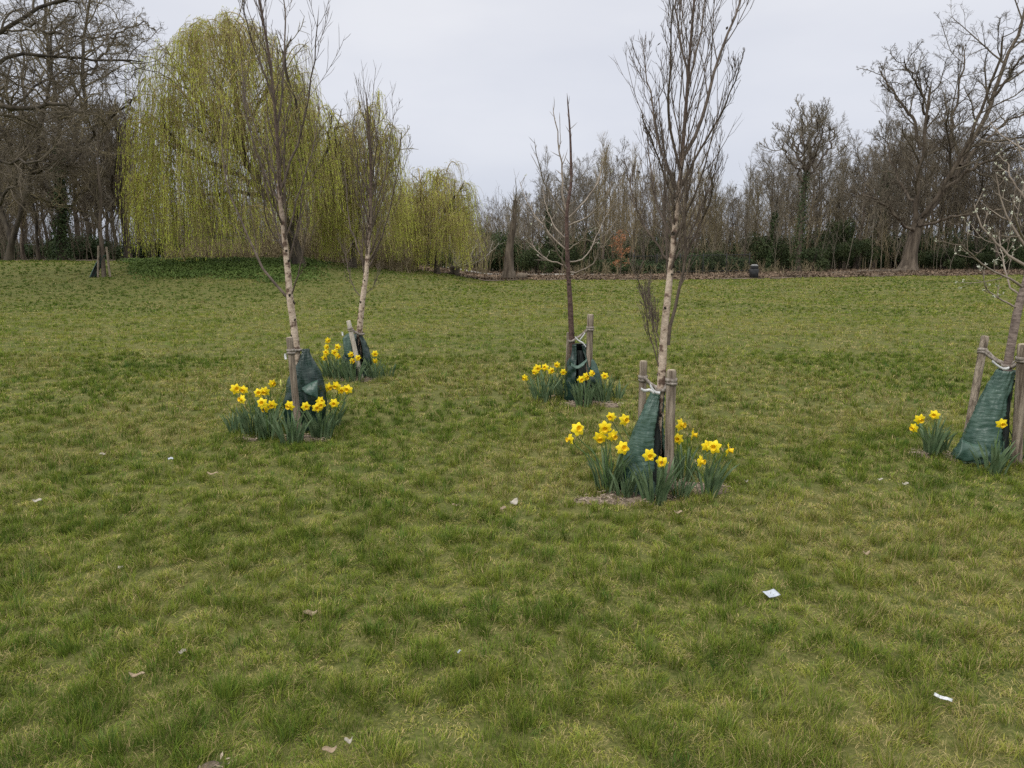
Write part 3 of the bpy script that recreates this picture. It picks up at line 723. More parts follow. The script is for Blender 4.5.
# ------------------------------------------------------------------ watering bags
def bag(base, top, rb, rt, label, gap_dir, gap, flap, mat_key='bag', bulge=.02, lean=(0, 0), flare=1.25, seed=0, tag_px=None, D=5):
    """sheet wrapped round the trunk, open on one side; base/top world points"""
    base = np.array(base, float); top = np.array(top, float)
    b = thing('watering_bag', base, label, 'watering bag', 'green slow-release watering bags round the young trees')
    nt_, na = 44, 72
    t = np.linspace(0, 1, nt_)[:, None]; a = np.linspace(gap_dir + gap / 2, gap_dir + 2 * math.pi - gap / 2, na)[None, :]
    gapw = 1
    cx = base[0] + (top[0] - base[0]) * t + lean[0] * np.sin(math.pi * t)
    cy = base[1] + (top[1] - base[1]) * t + lean[1] * np.sin(math.pi * t)
    z = base[2] + (top[2] - base[2]) * t
    prof = (1 - t) ** flare
    rx = rt + (rb[0] - rt) * prof + bulge * np.sin(math.pi * np.clip(t * 1.05, 0, 1)); ry = rt + (rb[1] - rt) * prof + bulge * np.sin(math.pi * np.clip(t, 0, 1))
    wr = (fbm(a * 2.2 + seed, t * 5 + seed, 3) - .5) * .045 * (1 - .5 * t) + (.0048 if mat_key == 'bagfade' else .0) * np.sin(t * 110 + 3 * np.sin(a * 2 + seed)) * (vnoise(a * 3 + seed, t * 6) > .35) + (.024 if mat_key == 'bagdark' else .014) * np.abs(vnoise(a * 3.5 + t * 4 + seed, t * 5 - a) - .5) * 2
    foldz = (vnoise(a * 4 + 9 + seed, a * 0 + 2) - .5) * .05 * (1 - t) ** 4
    X = cx + (rx + wr) * np.cos(a); Y = cy + (ry + wr) * np.sin(a); Z = z + 0 * a + foldz
    # bottom tucks in, rests on the ground
    V = np.stack([X, Y, Z], -1).reshape(-1, 3)
    V[:, 2] = np.maximum(V[:, 2], H(V[:, 0], V[:, 1]) + .005)
    g = np.arange(nt_ * na).reshape(nt_, na)
    Fq = np.stack([g[:-1, :-1], g[:-1, 1:], g[1:, 1:], g[1:, :-1]], -1).reshape(-1, 4)
    o = part('bag_body', V, Fq, M[mat_key], b)
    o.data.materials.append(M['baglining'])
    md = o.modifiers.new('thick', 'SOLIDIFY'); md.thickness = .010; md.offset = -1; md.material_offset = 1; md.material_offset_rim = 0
    # inner layer: water pouch between shell and stem
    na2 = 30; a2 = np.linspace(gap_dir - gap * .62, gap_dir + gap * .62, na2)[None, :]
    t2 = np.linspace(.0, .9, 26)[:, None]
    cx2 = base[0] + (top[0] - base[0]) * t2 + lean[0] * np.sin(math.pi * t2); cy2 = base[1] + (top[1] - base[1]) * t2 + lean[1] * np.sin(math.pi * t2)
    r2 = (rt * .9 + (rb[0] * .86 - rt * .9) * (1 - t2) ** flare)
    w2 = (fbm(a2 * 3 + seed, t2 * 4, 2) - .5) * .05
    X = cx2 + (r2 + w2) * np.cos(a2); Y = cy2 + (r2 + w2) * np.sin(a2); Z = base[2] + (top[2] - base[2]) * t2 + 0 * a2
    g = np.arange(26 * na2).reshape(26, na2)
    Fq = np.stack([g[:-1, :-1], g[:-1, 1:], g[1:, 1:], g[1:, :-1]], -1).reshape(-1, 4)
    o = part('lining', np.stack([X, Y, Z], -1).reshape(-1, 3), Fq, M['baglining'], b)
    for fl_ in (flap or []):
        # sagging fold of material across the opening: pixels of its upper edge, then its lower edge
        up_, lo_, fm, dd = fl_
        K = 20
        Pu = resample([W(x, y, D + dd) for x, y in up_], K); Pl = resample([W(x, y, D + dd - .05) for x, y in lo_], K)
        rows = 8; tt = np.linspace(0, 1, rows)[:, None, None]
        Pm = Pu[None] * (1 - tt) + Pl[None] * tt
        Pm[:, :, 1] += (-.015 * np.sin(math.pi * tt[..., 0])) + (fbm(np.linspace(0, 4, K)[None, :] + seed, tt[..., 0] * 3, 2) - .5) * .03
        g = np.arange(rows * K).reshape(rows, K)
        Fq = np.stack([g[:-1, :-1], g[:-1, 1:], g[1:, 1:], g[1:, :-1]], -1).reshape(-1, 4)
        o = part('fold', Pm.reshape(-1, 3), Fq, M[fm], b)
        md = o.modifiers.new('thick', 'SOLIDIFY'); md.thickness = .006
    if tag_px:
        x, y, dd = tag_px
        c = W(x, y, D + dd)
        V, Fq = ribbon([c + [0, 0, .03], c, c + [.006, -.004, -.02]], [1, .2, 0], .022, 6, .001)
        part('paper_tag', V, Fq, M['tiewhite'], b)
    return b
def gpt(px, D):  # ground point under pixel column at depth D
    p = W(px, 400, D); return np.array([p[0], D, float(H(p[0], D))])
bag(gpt(649, DA), W(658, 391, DA), (.185, .16), .042, 'crinkled green watering bag folded round the nearest birch between both stakes', math.radians(-48), .95,
    None, mat_key='bagfade', bulge=.012, lean=(-.035, 0), flare=1.15, seed=1, D=DA)
bag(gpt(303, DB), W(306, 349, DB), (.155, .13), .022, 'dark green watering bag with pale fold, behind the left front stake', math.radians(60), .5,
    [([(302, 388), (307, 385), (313, 382), (318, 380)], [(303, 390), (307, 394), (313, 397), (318, 399)], 'bag', -.185)], mat_key='bagdark', bulge=.08, flare=1.0, seed=5, tag_px=(285.5, 357, -.24), D=DB)
bag(gpt(356, DC), W(358, 334, DC), (.20, .17), .05, 'dark green watering bag at the back, crossed by the bleached stake', math.radians(-70), .7,
    [([(343, 338), (347, 334), (351, 333)], [(345, 356), (348, 358), (352, 358)], 'bagfade', -.20)], mat_key='bagdark', bulge=.06, seed=9, tag_px=(342.5, 334, -.2), D=DC)
bag(gpt(584, DD), W(579, 344, DD), (.20, .17), .075, 'dark green watering bag gaping open round the middle dark-stemmed tree', math.radians(-95), .8,
    [([(571, 363), (577, 366), (582, 363), (587, 359)], [(571, 366), (577, 369), (583, 366), (587, 361)], 'bagfade', -.24),
     ([(591, 357), (596, 364), (600, 376), (603, 392)], [(591, 372), (593, 378), (595, 386), (597, 396)], 'bagfade', -.10)], mat_key='bagdark', bulge=.05, lean=(.01, 0), seed=13, D=DD)
bag(gpt(988, DE), W(1007, 370, DE), (.21, .17), .065, 'faded green watering bag sprawling leftwards under the blossom tree at right', math.radians(-38), .9,
    [([(962, 440), (972, 444), (982, 446), (990, 452)], [(955, 458), (966, 462), (976, 460), (984, 458)], 'bagfade', -.16)], mat_key='bagfade', bulge=-.01, lean=(-.03, 0), flare=1.15, seed=21, D=DE)

# ------------------------------------------------------------------ daffodils
def petal_mesh():
    """six pointed petals in the XY plane facing +Z"""
    Vs, Fs, o = [], [], 0
    prof = [(.10, .12), (.3, .30), (.55, .36), (.78, .24), (.93, .09), (1.0, .005)]
    R = .050
    for k in range(6):
        a = k * math.pi / 3 + (.06 if k % 2 else -.04); back = -.002 if k % 2 else .0
        c, s = math.cos(a), math.sin(a)
        rows = []
        for (r, w) in prof:
            for q in (-1, 0, 1):
                x, y = r * R, q * w * R
                z = back + (.004 if q == 0 else 0) * 1 + (-.010 * r * r) + .003 * math.sin(r * 9 + k)
                rows.append((x * c - y * s, x * s + y * c, z))
        Vs += rows
        for i in range(len(prof) - 1):
            for j in range(2):
                b = o + i * 3 + j
                Fs.append((b, b + 1, b + 4, b + 3))
        o += len(rows)
    return np.array(Vs), np.array(Fs)
def trumpet_mesh():
    n = 24; a = np.linspace(0, 2 * math.pi, n, endpoint=False)
    prof = [(.004, .000, 0), (.011, .003, 0), (.013, .012, 0), (.0145, .022, 0), (.018, .030, 1), (.021, .033, 1), (.0185, .031, 1), (.0125, .020, 0), (.010, .008, 0), (.0005, .004, 0)]
    V = []
    for (r, z, fr) in prof:
        rr = r * (1 + fr * .12 * np.sin(a * 8)); V.append(np.stack([rr * np.cos(a), rr * np.sin(a), z + fr * .002 * np.cos(a * 8)], -1))
    V = np.concatenate(V); g = np.arange(len(prof) * n).reshape(len(prof), n)
    Fq = np.stack([g[:-1], np.roll(g, -1, 1)[:-1], np.roll(g, -1, 1)[1:], g[1:]], -1).reshape(-1, 4)
    return V, Fq
pV, pF = petal_mesh(); ME_PET = mkmesh('flower', pV, pF, M['petal'])
tV, tF = trumpet_mesh(); ME_TRU = mkmesh('trumpet', tV, tF, M['trumpet'])
nV, nF = tubes(np.array([[[0, 0, .001], [0, 0, -.012], [0, .001, -.022], [0, .002, -.030]]]), np.array([[.006, .0045, .006, .003]]), 8)
ME_NECK = mkmesh('neck', nV, nF, M['stemgreen'])
bV, bF = tubes(np.array([[[0, 0, -.02], [0, 0, 0], [0, 0, .02], [0, 0, .045], [0, 0, .055]]]), np.array([[.003, .006, .010, .007, .001]]), 10)
ME_BUD = mkmesh('flower_bud', bV, bF, M['palepetal'])

def clump(bpx, flowers, nleaf, label, D=None, spread=.055, hl=.34, group='clumps of daffodils round the young trees', dj=.08):
    base = G(*bpx) if D is None else gpt(bpx[0], D)
    b = thing('daffodil_clump', base, label, 'daffodils', group)
    # leaves
    n = nleaf; K = 8
    a = rng.random(n) * 6.28; r = np.sqrt(rng.random(n)) * spread
    S = base + np.stack([r * np.cos(a), r * np.sin(a) * .8, np.full(n, -.02)], -1)
    oa = a + rng.normal(0, .6, n); tilt = .10 + .28 * (r / spread) + np.abs(rng.normal(0, .10, n))
    L = hl * rng.uniform(.62, 1.12, n)
    pts = [S]
    for k in range(1, K):
        q = k / (K - 1); tl = tilt * (.35 + 1.1 * q ** 1.5) + (rng.random(n) < .10) * q * .25
        pts.append(pts[-1] + np.stack([np.cos(oa) * np.sin(tl), np.sin(oa) * np.sin(tl), np.cos(tl)], -1) * (L / (K - 1))[:, None])
    P = np.stack(pts, 1)
    fa = rng.random(n) * 6.28
    side = np.stack([np.cos(fa), np.sin(fa), 0 * fa], -1)[:, None, :]
    wq = np.array([.8, 1, 1, 1, 1, .95, .75, .12])[None, :, None] * rng.uniform(.0068, .0105, n)[:, None, None]
    Nn = norm(np.cross(norm(np.gradient(P, axis=1)), side)) * .0022
    V = np.stack([P - side * wq, P + Nn, P + side * wq], 2).reshape(-1, 3)
    g = np.arange(n * K * 3).reshape(n, K, 3)
    Fq = np.stack([g[:, :-1, :-1], g[:, :-1, 1:], g[:, 1:, 1:], g[:, 1:, :-1]], -1).reshape(-1, 4)
    part('leaves', V, Fq, M['leafgreen'], b)
    for i, f in enumerate(flowers):
        px, py = f[0], f[1]; kind = f[2] if len(f) > 2 else 'o'
        Df = base[1] + random.uniform(-dj, dj) * .7 - (.03 if kind == 'o' else 0)
        p = W(px, py, Df)
        face = norm(np.array([-p[0] * .12 + random.gauss(0, .42), -1, -.10 + random.gauss(0, .16)]))
        if kind == 'l': face = norm(np.array([-1, -.45, -.1]))
        if kind == 'r': face = norm(np.array([1, -.4, -.12]))
        if kind == 'u': face = norm(np.array([.2, -.5, .9]))
        rel = Vector((p - base).tolist())
        # stem
        q0 = base + np.array([random.uniform(-.03, .03), random.uniform(-.03, .03), -.01])
        nk = p - face * .026
        top = nk - face * .012 + np.array([0, 0, -.012]); h = p[2] - base[2]
        mid = q0 * .45 + top * .55 + np.array([0, 0, 0.0]); mid[:2] = q0[:2] * .62 + top[:2] * .38
        P = resample([q0, mid, top - np.array([0, 0, .035]), top + [0, 0, .003], nk], 14)
        V, Fq = tubes(P[None], np.full((1, 14), .0036), 7)
        part('stem', V, Fq, M['stemgreen'], b)
        V, Fq = leaves((top + [0, 0, .004])[None], (-face * .6 + np.array([.3, 0, .5]))[None], np.array([[.3, -1, .2]]), [.045], [.012])
        part('papery_sheath', V, Fq, M['spathe'], b)
        s = random.uniform(.82, 1.04)
        if kind == 'b':
            o = bpy.data.objects.new('flower_bud', ME_BUD); COL.objects.link(o); o.parent = b; o.location = rel; continue
        o = bpy.data.objects.new('flower', ME_PET); COL.objects.link(o); o.parent = b; o.location = rel
        qd = Vector(face.tolist()).to_track_quat('Z', 'Y'); o.rotation_mode = 'QUATERNION'
        from mathutils import Quaternion
        o.rotation_quaternion = qd @ Quaternion((0, 0, 1), random.uniform(0, 6.28)); o.scale = (s, s, s)
        c = bpy.data.objects.new('trumpet', ME_TRU); COL.objects.link(c); c.parent = o
        c2 = bpy.data.objects.new('neck', ME_NECK); COL.objects.link(c2); c2.parent = o
    return b
# A
clump((608, 492), [(600, 438), (613, 436), (605, 428), (570, 439, 'l'), (578, 429)], 54, 'five daffodils with two straying left, in left part of nearest daffodil ring', spread=.085)
clump((626, 500), [(623, 448)], 30, 'single bloom daffodil clump low before the nearest watering bag', spread=.06, hl=.26)
clump((655, 504), [(649.5, 455.6), (662, 462.5)], 40, 'two daffodils front and centre beneath the nearest thick stake', spread=.07)
clump((682, 482), [(681, 425), (678, 439), (693, 434.5, 'r')], 26, 'three daffodils just right of and behind the nearest thick stake', spread=.06, hl=.32)
clump((707, 497), [(707, 446), (714, 447), (728.5, 450, 'r'), (701, 461.5)], 32, 'four daffodils at the far right of the nearest ring', spread=.055, hl=.30)
clump((632, 470), [(611, 417), (625, 420)], 26, 'two tallest daffodils behind and left of the nearest watering bag', spread=.07)
clump((680, 500), [], 22, 'short flowerless daffodil leaves between the nearest thick stake and its right-hand clump', spread=.05, hl=.18)
# B
clump((254, 436), [(235.7, 389), (243.5, 390), (241.6, 399.4)], 38, 'three daffodils bunched at the left end of the left front ring', spread=.10)
clump((268, 440), [(262, 403), (264.5, 409), (272, 405)], 40, 'three low daffodils left of the left front stake', spread=.08)
clump((272, 430), [(258.7, 393), (265, 391.6), (272.6, 383.7), (281, 385, 'b')], 26, 'three daffodils and a pale bud behind the left front ring', spread=.08)
clump((292, 445), [(289.3, 406), (305.8, 406.6)], 40, 'two daffodils either side of the left front stake', spread=.09, hl=.32)
clump((322, 440), [(320.5, 401), (317, 408), (321, 405), (334, 403.5)], 46, 'four daffodils right of the dark bag in the left front ring', spread=.085, hl=.32)
clump((332, 428), [(328.7, 387.5), (336, 386), (341, 390.5), (347.5, 389.5)], 22, 'four daffodils back right of the left front ring', spread=.07)
clump((236, 434), [], 24, 'flowerless blue-green leaves at the left edge of the left front ring', spread=.06, hl=.22)
# C
clump((332, 378), [(328, 340.6), (326.7, 347), (326, 352.5), (325, 358), (306.5, 356, 'l')], 34, 'column of daffodils at the left of the back left ring', spread=.12)
clump((344, 380), [(337.5, 347), (334.6, 352.5), (338, 356)], 40, 'three daffodils left of the bleached stake in back left ring', spread=.12)
clump((354, 382), [(351, 354.6), (352.5, 361), (358, 358)], 36, 'three daffodils at the foot of the bleached leaning stake', spread=.10)
clump((375, 380), [(375, 354), (375, 361)], 30, 'two daffodils one above the other, right of the smaller birch', spread=.09)
clump((388, 376), [], 14, 'sparse flowerless leaves at the far right of back left ring', spread=.08, hl=.22)
# D
clump((541, 402), [(524.7, 378), (534.7, 372), (537.6, 368.5), (545, 367.5)], 40, 'four daffodils at the left end of the middle ring', spread=.10)
clump((551, 397), [(551.5, 371), (557, 365)], 26, 'two daffodils second from the left in the middle ring', spread=.08)
clump((566, 400), [(563.4, 372.3)], 34, 'single daffodil just left of the middle dark stem', spread=.10)
clump((584, 407), [(581, 379.7), (586, 377), (592, 373.4)], 42, 'three daffodils in front of the middle watering bag', spread=.09)
clump((604, 403), [(604.7, 376), (608, 384, 'b')], 40, 'one daffodil and a pale bud right of the middle stake', spread=.10)
clump((615, 400), [], 16, 'flowerless leaves at the right end of the middle ring', spread=.07, hl=.26)
# E
clump((932, 457), [(913.5, 428, 'l'), (920, 419.6), (934.4, 415)], 32, 'three daffodils standing apart, left of the right-hand bag', spread=.07)
clump((943, 452), [], 16, 'leaning flowerless leaves between right-hand daffodils and bag', spread=.05, hl=.24)
clump((992, 474), [(1002, 424)], 34, 'single daffodil in front of the right-hand watering bag', spread=.09, hl=.27)
clump((1026, 462), [(1024, 424), (1032, 420)], 26, 'daffodils cut by the right edge beyond the last stake', spread=.07)

# ------------------------------------------------------------------ litter on the lawn
def flat_thing(name, px, py, wx, wy, rot, m, label, cat, curl=.01, group=None, lift=.035, pts=None, tilt=(0, 0)):
    c = G(px, py)
    n = 9
    u, v = np.meshgrid(np.linspace(-.5, .5, n), np.linspace(-.5, .5, n))
    if pts == 'leaf':
        wv = np.sqrt(np.clip(1 - (2 * u) ** 2, 0.02, 1)) ** 1.3; vv = v * wv
    else: vv = v
    x = u * wx; y = vv * wy
    z = curl * ((u * 2) ** 2 * .6 + np.sin(u * 7 + px) * .5 + np.cos(v * 5 + py) * .3) + tilt[0] * u * wx + tilt[1] * v * wy
    cr, sr = math.cos(rot), math.sin(rot)
    V = np.stack([c[0] + x * cr - y * sr, c[1] + x * sr + y * cr, c[2] + lift + z], -1).reshape(-1, 3)
    g = np.arange(n * n).reshape(n, n)
    Fq = np.stack([g[:-1, :-1], g[:-1, 1:], g[1:, 1:], g[1:, :-1]], -1).reshape(-1, 4)
    t = bpy.data.objects.new(name, mkmesh(name, V - c, Fq, M[m])); COL.objects.link(t); t.location = Vector(c.tolist())
    md = t.modifiers.new('thick', 'SOLIDIFY'); md.thickness = .0012
    return tag(t, label, cat, group)
flat_thing('paper_scrap', 771, 602, .070, .046, .45, 'paper', 'white rectangular paper scrap lying on the right foreground grass', 'litter', .002, lift=.040, tilt=(0, .22))
flat_thing('wrapper', 942, 708, .058, .012, -.75, 'foil', 'thin torn white wrapper strip lower right in the grass', 'litter', .003, lift=.038, tilt=(0, .35))
LG = 'fallen leaves scattered on the lawn'
for (px, py, w_, h_, r_, m_, lab) in [
    (514, 508, .085, .040, 1.0, 'deadpale', 'largest pale curled leaf left of the nearest daffodil ring'),
    (503, 514, .040, .020, .3, 'deadleaf', 'small tan leaf just below the largest pale leaf'),
    (455, 510, .045, .025, .1, 'deadleaf', 'orange-tan leaf left of the largest pale leaf'),
    (171, 463, .040, .020, .2, 'paper', 'small white flake on the grass below left of the left front daffodils'),
    (213, 478, .080, .025, .0, 'deadleaf', 'flat tan leaf below the left front daffodils'),
    (103, 458, .050, .022, .1, 'deadpale', 'faint pale leaf left of the white flake'),
    (38, 506, .050, .028, .4, 'deadpale', 'pale leaf near the left edge of the lawn'),
    (121, 574, .030, .022, 1.3, 'deadpale', 'small upright pale leaf in the left foreground'),
    (311, 622, .060, .030, .1, 'deadleaf', 'pinkish tan leaf in the centre left foreground'),
    (183, 660, .030, .022, .7, 'deadpale', 'small crumpled pale leaf in the lower left'),
    (138, 686, .060, .022, .0, 'deadleaf', 'brown leaf sunk in the grass lower left'),
    (459, 662, .020, .012, .4, 'paper', 'tiny white flake in the centre foreground'),
    (330, 763, .045, .020, .2, 'deadleaf', 'tan leaf at the bottom edge left of centre'),
    (349, 754, .026, .018, .2, 'deadpale', 'tiny pale leaf above the bottom edge leaf'),
    (866, 559, .040, .018, .1, 'deadleaf', 'tan leaf in the right foreground above the paper scrap'),
    (880, 484, .040, .018, .1, 'deadpale', 'pale leaf right of the nearest daffodil ring'),
    (905, 489, .045, .018, .0, 'deadpale', 'pale leaf below the three separate right-hand daffodils'),
    (746, 486, .026, .018, .0, 'deadpale', 'tiny pale leaf close by the nearest ring on its right'),
    (553, 399, .050, .022, .0, 'deadleaf', 'tan leaf among the middle daffodils'),
    (678, 518, .05, .022, .0, 'deadleaf', 'tan leaf at the front of the nearest bare soil')]:
    flat_thing('fallen_leaf', px, py, w_, h_, r_, m_, lab, 'leaf', .010, LG, pts='leaf', tilt=(0, .25))

# ------------------------------------------------------------------ background trees
def sizes(*a): pass
def proto_tree(height, r0, spec, barkm, twigm, ivy=0, lean=0, name='bare_tree', split=0, ivy_h=.6):
    """returns an unlinked hierarchy description: list of (partname, V, F, mat)"""
    K = 16
    x = np.linspace(0, 1, K)
    P = np.stack([lean * height * x ** 1.5 + np.cumsum(rng.normal(0, .012, K)) * height * .5, np.cumsum(rng.normal(0, .012, K)) * height * .5, x * height * .93], -1)
    P[0, :2] = 0
    R = r0 * ((1 - x) ** .9 * .92 + .05) * (1 + .55 * np.exp(-x * 26))
    P = P[None]; R = R[None]
    out = [('trunk', *tubes(*ends(P, R), 12), barkm)]
    ms = []; cur = [(P, R)]
    lv = []
    prev = (P, R)
    for i, s in enumerate(spec):
        nx = grow(*prev, **s); ms.append(tubes(*ends(*nx), 6 if i == 0 else (4 if i == 1 else 3))); lv.append(nx); prev = nx
    out.append(('crown', *merge(*ms), twigm))
    if ivy:
        Cs = []
        n = int(ivy)
        t = rng.random(n) ** .9 * ivy_h; f = t * (K - 1); ii = f.astype(int)
        pos = P[0, ii] + (P[0, np.minimum(ii + 1, K - 1)] - P[0, ii]) * (f - ii)[:, None]
        a = rng.random(n) * 6.28; rad = R[0, ii] + np.abs(rng.normal(0, 1, n)) * (.35 + .4 * vnoise(t * 18, a)) * height * .035
        C = pos + np.stack([np.cos(a) * rad, np.sin(a) * rad, rng.normal(0, .15, n)], -1)
        V, Fq = leaves(C, rng.normal(0, 1, C.shape), np.stack([np.cos(a), np.sin(a), .4 + 0 * a], -1) + rng.normal(0, .4, C.shape), rng.uniform(.12, .22, n), rng.uniform(.10, .18, n))
        out.append(('ivy', V, Fq, M['ivy']))
    return out
def place_proto(pr, name, loc, label, cat, group, scale=1, rz=0, sz=None):
    t = thing(name, loc, label, cat, group); t.rotation_euler = (0, 0, rz); t.scale = (scale, scale, sz or scale)
    for i, (pn, V, Fq, m) in enumerate(pr):
        part(pn, V, Fq, m, t, local=True)
    return t
def G_(n, **k): return dict(n=n, **k)
# spec levels shared
slim = [G_(24, t0=.22, t1=.99, ang=.55, lenf=.26, K=8, wob=.10, up=.10, rf=.45, rmin=.022, shrink=.45),
        G_(8, t0=.2, t1=.98, ang=.6, lenf=.42, K=6, wob=.12, up=.08, rf=.6, rmin=.014),
        G_(7, t0=.2, t1=.98, ang=.6, lenf=.48, K=5, wob=.15, up=.06, rf=.6, rmin=.009),
        G_(4, t0=.3, t1=.98, ang=.6, lenf=.55, K=3, wob=.1, up=.05, rf=.7, rmin=.007)]
broad = [G_(18, t0=.25, t1=.97, ang=.85, lenf=.42, K=9, wob=.14, up=.07, rf=.55, rmin=.03, shrink=.5),
         G_(9, t0=.2, t1=.98, ang=.7, lenf=.40, K=7, wob=.17, up=.05, rf=.6, rmin=.016),
         G_(7, t0=.2, t1=.98, ang=.7, lenf=.48, K=5, wob=.2, up=.03, rf=.6, rmin=.010),
         G_(5, t0=.3, t1=.98, ang=.7, lenf=.55, K=4, wob=.15, up=.03, rf=.7, rmin=.007)]
wisp = [G_(40, t0=.15, t1=.99, ang=.40, lenf=.30, K=8, wob=.07, up=.12, rf=.4, rmin=.018, shrink=.5),
        G_(9, t0=.15, t1=.98, ang=.45, lenf=.42, K=6, wob=.1, up=.10, rf=.6, rmin=.011),
        G_(7, t0=.2, t1=.98, ang=.5, lenf=.48, K=4, wob=.12, up=.08, rf=.6, rmin=.008)]
PH = 11.0
protos = [
    ('slim', proto_tree(PH, .15, slim, M['bark'], M['twigA'])),
    ('tan', proto_tree(PH, .13, wisp, M['bark'], M['twigB'])),
    ('broad', proto_tree(PH, .20, broad, M['bark'], M['twigA'])),
    ('ivy', proto_tree(PH, .17, slim, M['darkbark'], M['twigA'], ivy=4200, ivy_h=.62)),
    ('dark', proto_tree(PH, .17, broad, M['darkbark'], M['twigC'])),
    ('mossy', proto_tree(PH, .13, wisp, M['bark'], M['twigD']))]
roundh = [G_(16, t0=.34, t1=.97, ang=.75, lenf=.34, K=9, wob=.13, up=.09, rf=.55, rmin=.022, shrink=.25),
         G_(10, t0=.2, t1=.98, ang=.65, lenf=.42, K=7, wob=.14, up=.07, rf=.6, rmin=.013),
         G_(8, t0=.2, t1=.98, ang=.6, lenf=.48, K=5, wob=.16, up=.05, rf=.6, rmin=.008),
         G_(6, t0=.3, t1=.98, ang=.6, lenf=.55, K=3, wob=.12, up=.04, rf=.7, rmin=.006)]
protos.append(('round', proto_tree(PH, .16, roundh, M['bark'], M['twigA'])))
PK = dict(protos)
LAB = {'slim': ('slender grey-brown bare tree with steep branches in the wood beyond the lawn', 'bare_tree'),
       'tan': ('tan-twigged bare tree with dense upright shoots in the wood beyond the lawn', 'bare_tree'),
       'broad': ('wide grey bare tree with spreading branches in the wood beyond the lawn', 'bare_tree'),
       'ivy': ('bare tree with dark ivy up its trunk in the wood beyond the lawn', 'ivy_clad_tree'),
       'round': ('round-headed bare tree with hazy fine twigs in the wood beyond the lawn', 'bare_tree'),
       'dark': ('dark damp bare tree in the wood beyond the lawn', 'bare_tree'),
       'mossy': ('thin mossy bare tree in the wood beyond the lawn', 'bare_tree')}
first = {}
def wood_tree(kind, px, D, topy, lat=1.0, label=None, group='bare trees in the wood beyond the lawn', name=None):
    p = W(px, 256, D); x = p[0]; z = float(H(x, D))
    top = W(px, topy, D)[2]; h = max(top - z, 2.5); s = h / PH
    lab = label or LAB[kind][0]; nm = name or LAB[kind][1]
    if kind not in first:
        t = place_proto(PK[kind], nm, (x, D, z - .05), lab, 'tree', group); first[kind] = t
    else:
        t = copy_tree(first[kind]); t.location = (x, D, z - .05); t.name = nm; tag(t, lab, 'tree', group)
    t.scale = (s * lat, s * lat, s); t.rotation_euler = (0, 0, rng.random() * 6.28)
    return t
SIL = np.array([(430, 238), (470, 214), (500, 203), (540, 182), (570, 168), (600, 156), (640, 164), (700, 172), (730, 186), (750, 164), (780, 150), (812, 140), (840, 158), (870, 140), (900, 122), (950, 132), (1000, 142), (1080, 130), (1300, 140)])
def sil(x): return float(np.interp(x, SIL[:, 0], SIL[:, 1]))
kinds_mid = ['slim', 'broad', 'broad', 'round', 'mossy', 'round', 'ivy', 'slim', 'broad', 'round']
px = 452; i = 0
while px < 1230:
    D = rng.uniform(67, 82)
    if px < 520: D += 12
    k_ = kinds_mid[int(rng.integers(len(kinds_mid)))]
    if 590 < px < 720: k_ = ['tan', 'mossy', 'tan', 'slim'][int(rng.integers(4))]
    if px > 860: k_ = ['slim', 'broad', 'dark', 'dark'][int(rng.integers(4))]
    if 868 < px < 965: D = rng.uniform(74, 86)
    wood_tree(k_, px, D, 256 - (256 - sil(px)) * rng.uniform(.68, 1.12), lat=rng.uniform(.75, 1.15))
    px += rng.uniform(6.5, 12); i += 1
px = 440
while px < 1280:
    D = rng.uniform(88, 112)
    wood_tree(['slim', 'round', 'broad', 'mossy', 'round'][int(rng.integers(5))], px, D, 256 - (256 - sil(px)) * rng.uniform(.85, 1.05), lat=rng.uniform(.8, 1.2))
    px += rng.uniform(8, 13)
# singular ones
wood_tree('ivy', 551, 70, 158, .7, 'tall narrow tree wrapped in dark ivy, left behind the middle dark-stemmed tree')
wood_tree('ivy', 769, 68, 168, .8, 'ivy-wrapped trunk rising above the dark bushes right of the litter bin')
wood_tree('ivy', 884, 78, 100, .7, 'tall ivy-covered tree just left of the great oak')
wood_tree('wide', 0, 0, 0) if False else None
# upright-headed tree against the sky
vase = [G_(11, t0=.52, t1=.85, ang=.55, lenf=.34, K=9, wob=.07, up=.10, rf=.6, rmin=.03, shrink=.2),
        G_(9, t0=.3, t1=.98, ang=.4, lenf=.42, K=7, wob=.08, up=.12, rf=.6, rmin=.016),
        G_(7, t0=.2, t1=.98, ang=.45, lenf=.48, K=5, wob=.1, up=.10, rf=.6, rmin=.010),
        G_(5, t0=.3, t1=.98, ang=.45, lenf=.55, K=3, wob=.1, up=.08, rf=.7, rmin=.008)]
PK['vase'] = proto_tree(PH, .19, vase, M['darkbark'], M['twigA'], ivy=1500, ivy_h=.5, lean=.05); LAB['vase'] = ('', 'bare_tree')
FAN_HERE = 1

# ------------------------------------------------------------------ the great oak
def rad_at(D, pxw): return pxw * D / F / 2
DO = 64.0
ob = np.array([W(909, 256, DO)[0], DO, 0.]); ob[2] = float(H(ob[0], DO))
oak = thing('oak_tree', ob, 'great bare oak with thick flared trunk and limbs reaching up to the right', 'tree')
zpx = lambda pts, off: [W(p[0], p[1], DO + off * i / (len(pts) - 1)) for i, p in enumerate(pts)]
Pt = resample([ob + [0, 0, -.3]] + zpx([(909.5, 262), (911, 250), (914, 238), (916, 228)], 0), 20)[None]
xx = np.linspace(0, 1, 20)
Rt = (rad_at(DO, 14.5) * (1 - .25 * xx) + .9 * np.exp(-xx * 9))[None]
V, Fq = tubes(Pt, Rt, 20)
